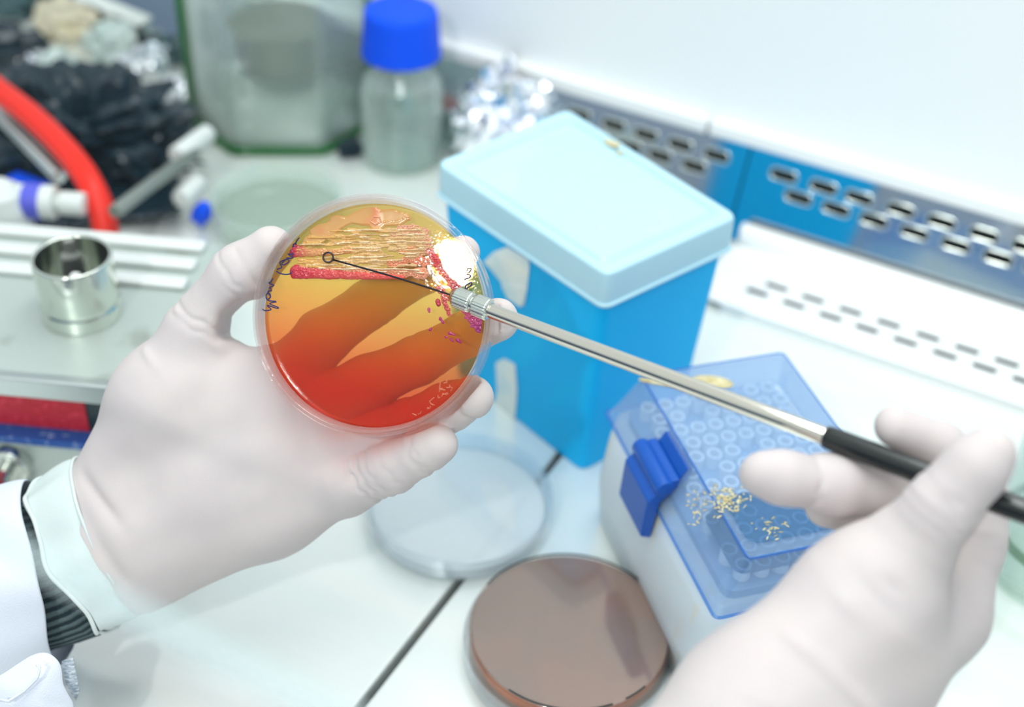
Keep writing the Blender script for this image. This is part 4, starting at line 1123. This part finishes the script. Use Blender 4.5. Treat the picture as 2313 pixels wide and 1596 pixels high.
# lower jar in front
q = Zc(628, 492, .006)
lj = empty('glass_beaker', q, label='low clear glass beaker standing in front of the green-edged jar', cat='beaker')
bm = bmesh.new(); add_lathe(bm, [(0, .001), (.036, .001), (.0400, .005), (.0405, .020), (.042, .0235), (.0405, .024), (.0388, .0205), (.0382, .006), (.035, .0035), (0, .0035)], 64)
from_bm(bm, 'beaker_wall', MAT['glass_body'], lj)
bm = bmesh.new(); add_lathe(bm, [(0, .0037), (.0375, .0037), (.0378, .012), (0, .012)], 64)
from_bm(bm, 'beaker_contents', clear('pale_liquid', (.82, .88, .84), (.80, .86, .80), .2, .1, .05, .3, haze=.4), lj)

# bottle with blue screw cap
q = PZ(906, 62, .098); bt_ = Vector((q.x, q.y, 0))
bo = empty('media_bottle', bt_, label='small clear glass laboratory bottle with a bright blue screw cap', cat='bottle')
S = 1.0
bm = bmesh.new(); add_lathe(bm, [(0, .003), (.020, .001), (.0262, .001), (.0280, .004), (.0282, .052), (.0262, .061), (.0200, .068), (.0182, .071), (.0182, .080), (.0166, .080), (.0166, .071), (.0184, .0665), (.0246, .059), (.0264, .051), (.0262, .0065), (0, .0055)], 64)
from_bm(bm, 'bottle_glass', MAT['glass_body'], bo)
bm = bmesh.new()
add_lathe(bm, [(0, .112), (.0205, .112), (.0235, .1105), (.0245, .107), (.0263, .0835), (.0268, .0815), (.0268, .0795), (.0255, .0785), (.0230, .0785), (.022, .10), (0, .10)], 120, wob=lambda a, k: 1 + (.008 * sin(a * 40) if k in (3, 4) else 0))
from_bm(bm, 'screw_cap', MAT['cap'], bo)
bm = bmesh.new(); add_lathe(bm, [(0, .0056), (.0255, .0056), (.0257, .020), (0, .020)], 48)
from_bm(bm, 'bottle_liquid', clear('clear_liquid', (.8, .88, .86), (.7, .8, .78), .2, .1, .02, .3, haze=.12), bo)

# crumpled things
def crumple(loc, size, name, mat, seed, rough=.35, sub=4, label=None, cat=None, rotz=0, floorz=0.0, parent=None):
    bm = bmesh.new(); bmesh.ops.create_icosphere(bm, subdivisions=sub, radius=1)
    r = np.random.default_rng(seed); W = r.normal(size=(14, 3)) * 3.2; ph = r.random(14) * 6
    W2 = r.normal(size=(10, 3)) * 8; ph2 = r.random(10) * 6
    for v in bm.verts:
        p = np.array(v.co)
        d = np.mean(np.abs(np.sin(W @ p + ph))) - .62 + .6 * (np.mean(np.abs(np.sin(W2 @ p + ph2))) - .62)
        s_ = 1 + rough * 3 * d
        v.co = Vector(p * s_); v.co.x *= size[0]; v.co.y *= size[1]; v.co.z = max(v.co.z * size[2], -size[2] * .55)
    mz = min(v.co.z for v in bm.verts)
    for v in bm.verts: v.co.z -= mz
    o = from_bm(bm, name, mat, parent, smooth=False)
    o.location = Vector((loc[0], loc[1], floorz + .0005)); o.rotation_euler[2] = rotz
    return tag(o, label, cat)
q = Zc(1142, 250, .035)
crumple(q, (.034, .032, .040), 'foil_bundle', MAT['foil'], 3, .5, 4, 'crumpled aluminium foil bundle between the blue-capped bottle and the blue box', 'foil', .4)
q = Zc(180, 278, .03)
bag = crumple(q, (.062, .046, .036), 'plastic_bag', MAT['bag'], 8, .62, 5, 'crumpled black plastic bag behind the red hose', 'bag', .3)
def sheet(pts, name, mat, parent, seed, z0=.0012, amp=.006):
    P_ = [PZ(x, y, 0) for x, y in pts]; xs = [p.x for p in P_]; ys = [p.y for p in P_]
    bm = bmesh.new(); n = 40; r = np.random.default_rng(seed); W = r.normal(size=(9, 2)) * 75; ph = r.random(9) * 6; G = {}
    for i in range(n + 1):
        for j in range(n + 1):
            x = min(xs) + (max(xs) - min(xs)) * i / n; y = min(ys) + (max(ys) - min(ys)) * j / n
            c_ = False
            for k in range(len(P_)):
                a, b_ = P_[k - 1], P_[k]
                if (a.y > y) != (b_.y > y) and x < (b_.x - a.x) * (y - a.y) / (b_.y - a.y) + a.x: c_ = not c_
            if c_:
                h_ = np.mean(np.abs(np.sin(W @ np.array([x, y]) + ph)))
                G[i, j] = bm.verts.new(Vector((x, y, z0 + amp * h_ * 1.6)) - (parent.location if parent else Vector()))
    for (i, j) in list(G):
        if (i + 1, j) in G and (i, j + 1) in G and (i + 1, j + 1) in G: bm.faces.new((G[i, j], G[i + 1, j], G[i + 1, j + 1], G[i, j + 1]))
    o = from_bm(bm, name, mat, parent); solid(o, .0006, 1)
    if parent: o.rotation_euler[2] = -parent.rotation_euler[2]
    return o
sheet([(120, 330), (250, 250), (350, 265), (385, 330), (415, 400), (420, 520), (250, 530), (-60, 560), (-120, 330), (-60, 250), (40, 230)], 'bag_skirt', MAT['bag'], bag, 4)
# clutter pieces further back
cl_mats = [MAT['foil'], pbr('beige_wrap', (225, 216, 190), .5, bump=.6, bscale=80), pbr('pale_film', (205, 220, 215), .25, bump=.6, bscale=80), MAT['bag'], pbr('teal_wrap', (70, 100, 105), .35, bump=.5, bscale=70)]
spots = [(150, 45, .024, 1, 'beige crumpled wrapper near the top left corner of the bench'),
         (25, 105, .024, 3, 'dark crumpled wrapper at the far left end behind the bag'),
         (40, -10, .026, 4, 'teal crumpled wrapper in the top left corner'),
         (250, 95, .020, 2, 'pale crumpled film in front of the foil strip'),
         (335, 135, .015, 0, 'bright crumpled foil scrap left of the green-edged jar'),
         (405, 110, .016, 4, 'teal crumpled wrapper touching the left side of the jar'),
         (340, 10, .024, 2, 'pale crumpled film behind the bright foil scrap'),
         (410, 200, .012, 0, 'small foil ball beside the jar corner'),
         (130, 150, .016, 2, 'pale film scrap between the beige wrapper and the bag'),
         (90, 215, .013, 3, 'dark scrap just above the red hose'),
         (-40, 200, .020, 3, 'dark wrapper at the left frame edge above the hose'),
         (792, 335, .009, 3, 'added dark crumpled wrapper standing in for dark reflections in front of the right side of the jar'),  # added wrapper in place of dark reflections in the steel worktop
         (500, -60, .018, 1, 'beige wrapper behind the left corner of the jar'),
         (290, 150, .012, 0, 'little shiny foil scrap added for a highlight on top edge of the bag'),  # this and the next shiny scraps are added for blurred highlights
         (375, 60, .013, 0, 'shiny foil scrap added for a highlight beside the pale film'),
         (195, 10, .013, 0, 'shiny foil scrap added for a highlight beside the beige wrapper'),
         (70, 130, .012, 0, 'shiny foil scrap added for a highlight between dark wrapper and pale film'),
         (800, 215, .011, 4, 'added teal crumpled wrapper standing in for dark reflections between the jar and the blue-capped bottle')]  # another added wrapper, darkening the steel where it mirrors clutter
for k, (x, y, s_, mi, lab) in enumerate(spots):
    q = Zc(x, y, s_ * .5)
    crumple(q, (s_, s_ * .85, s_ * .75), 'crumpled_wrapper' if mi != 0 else 'foil_scrap', cl_mats[mi], 30 + k, .55, 3, lab, 'wrapper' if mi != 0 else 'foil', k)
# folded foil strip
bm = bmesh.new(); pa, pb = PZ(180, -10, .07), PZ(330, 50, .06)
pth = [pa + (pb - pa) * t for t in (0, .3, .55, .6, 1)]
w = (pb - pa).cross(Vector((0, 0, 1))).normalized() * .008
vs0 = [bm.verts.new(p - pa + w + Vector((0, 0, .002 * (i % 2)))) for i, p in enumerate(pth)]; vs1 = [bm.verts.new(p - pa - w) for p in pth]
for i in range(4): bm.faces.new((vs0[i], vs0[i + 1], vs1[i + 1], vs1[i]))
o = from_bm(bm, 'foil_strip', MAT['rubber_white'], smooth=False, loc=pa); solid(o, .002); tag(o, 'pale folded strip lying on the wrappers at the top left', 'strip')

# red hose
hs = [PZ(-160, 130, .075), PZ(-60, 165, .075), PZ(0, 208, .07), PZ(70, 262, .068), PZ(140, 330, .064), PZ(195, 400, .058), PZ(228, 470, .045), PZ(243, 540, .030)]
bm = bmesh.new(); add_tube(bm, [p - hs[0] for p in smoothpath(hs, 8)], .0078, 24)
tag(from_bm(bm, 'rubber_hose', MAT['red'], loc=hs[0]), 'bright red rubber gas hose curving down behind the steel stand', 'hose')
# light metal rod behind the stand
def rodobj(a, b_, r, name, mat, label, cat, seg=16):
    bm = bmesh.new(); add_tube(bm, [Vector((0, 0, 0)), b_ - a], r, seg); return tag(bevel(from_bm(bm, name, mat, loc=a), .0005), label, cat)
rodobj(PZ(258, 478, .055), PZ(440, 344, .040), .0042, 'support_rod', pbr('grey_rod', (150, 156, 150), .35, .6), 'grey metal support rod slanting from the red hose towards the jar', 'rod')
rodobj(PZ(398, 352, .043), PZ(470, 300, .043), .0062, 'tube_connector', MAT['rubber_white'], 'white plastic connector at the upper end of the support rod', 'connector')
rodobj(PZ(-20, 240, .05), PZ(135, 400, .05), .0045, 'glass_tube', MAT['steel'], 'thin grey tube running under the red hose', 'tube')
rodobj(PZ(408, 450, .03), PZ(448, 412, .03), .0060, 'white_plug', MAT['rubber_white'], 'small white rubber plug in front of the black bag', 'plug')
q = PZ(452, 462, .02); bm = bmesh.new(); bmesh.ops.create_icosphere(bm, subdivisions=3, radius=1)
bmesh.ops.transform(bm, matrix=Matrix.Rotation(.5, 4, 'Y') @ Matrix.Diagonal((.0065, .006, .012, 1)), verts=bm.verts[:])
for v in bm.verts:
    if v.co.z < -.004: v.co.x *= .5; v.co.y *= .5
tag(from_bm(bm, 'rubber_teat', MAT['cap'], loc=(q.x, q.y, .0125)), 'bright blue rubber teat beside the stand corner', 'teat')
q = PZ(-2, 432, .06)
wbj = empty('white_jar', Vector((q.x, q.y, 0)), label='rounded white plastic jar cut by the left frame edge', cat='jar')
bm = bmesh.new(); add_lathe(bm, [(0, .0005), (.014, .0005), (.0155, .002), (.0155, .050), (.013, .060), (.006, .066), (0, .067)], 40); from_bm(bm, 'jar_body', MAT['rubber_white'], wbj)
q = PZ(118, 452, .055)
a = PZ(42, 452, .052); b_ = PZ(196, 462, .052)
vial = empty('capped_tube', a, label='short white tube with a violet band lying behind the stand', cat='tube')
bm = bmesh.new(); add_tube(bm, [Vector((0, 0, 0)), (b_ - a) * .55], .0100, 24); bevel(from_bm(bm, 'tube_body', MAT['rubber_white'], vial), .001)
bm = bmesh.new(); add_tube(bm, [(b_ - a) * .10, (b_ - a) * .36], .0106, 24); bevel(from_bm(bm, 'violet_band', MAT['violet'], vial), .0008)
bm = bmesh.new(); add_tube(bm, [(b_ - a) * .62, (b_ - a) * .98], .0070, 24); add_tube(bm, [(b_ - a) * .5, (b_ - a) * .66], .0040, 16); bevel(from_bm(bm, 'tube_cap', MAT['rubber_white'], vial), .001)
q = PZ(40, 330, .05)
bm = bmesh.new(); add_box(bm, (0, 0, .012), (.03, .016, .024)); tag(bevel(from_bm(bm, 'blue_clip', MAT['cap'], loc=(q.x, q.y, .0005)), .002), 'dark blue plastic clip beside the white jar under the hose', 'clip')

# glass vessel at the right frame edge
q = PZ(2420, 1180, .03)
gv = empty('glass_flask', Vector((q.x, q.y, 0)), label='greenish glass vessel cut by the right frame edge behind the hand', cat='flask')
bm = bmesh.new(); add_lathe(bm, [(0, .001), (.030, .001), (.034, .005), (.034, .070), (.032, .085), (.0325, .0855), (.0310, .085), (.0322, .070), (.0322, .007), (.029, .004), (0, .004)], 64)
from_bm(bm, 'flask_wall', MAT['glass_body'], gv)
bm = bmesh.new(); add_lathe(bm, [(.0318, .020), (.0335, .021), (.0335, .025), (.0318, .026)], 64, closed=True); from_bm(bm, 'green_band', MAT['glass_green'], gv)
bm = bmesh.new(); add_lathe(bm, [(.033, .001), (.0355, .001), (.0355, .0035), (.033, .0035)], 64, closed=True); from_bm(bm, 'flask_foot', MAT['glass_clear'], gv)

# ---------------------------------------------------------------- sash of the cabinet (glass the camera looks through)
ea = P3(0, 1205, .245); ya = ea.y; za = ea.z
gp = bmesh.new()
tl_ = Matrix.Rotation(radians(-8), 4, 'X')
add_box(gp, (0, 0, .30), (1.5, .004, .60))
o = from_bm(gp, 'window_1', MAT['sash'], smooth=False); o.matrix_world = Matrix.Translation((-.1, ya, za)) @ tl_; struct(o)
gp = bmesh.new(); add_box(gp, (0, 0, -.002), (1.5, .0042, .004))
o2 = from_bm(gp, 'window_edge', MAT['sashedge'], smooth=False); o2.parent = o
print('SASH', ya, za)
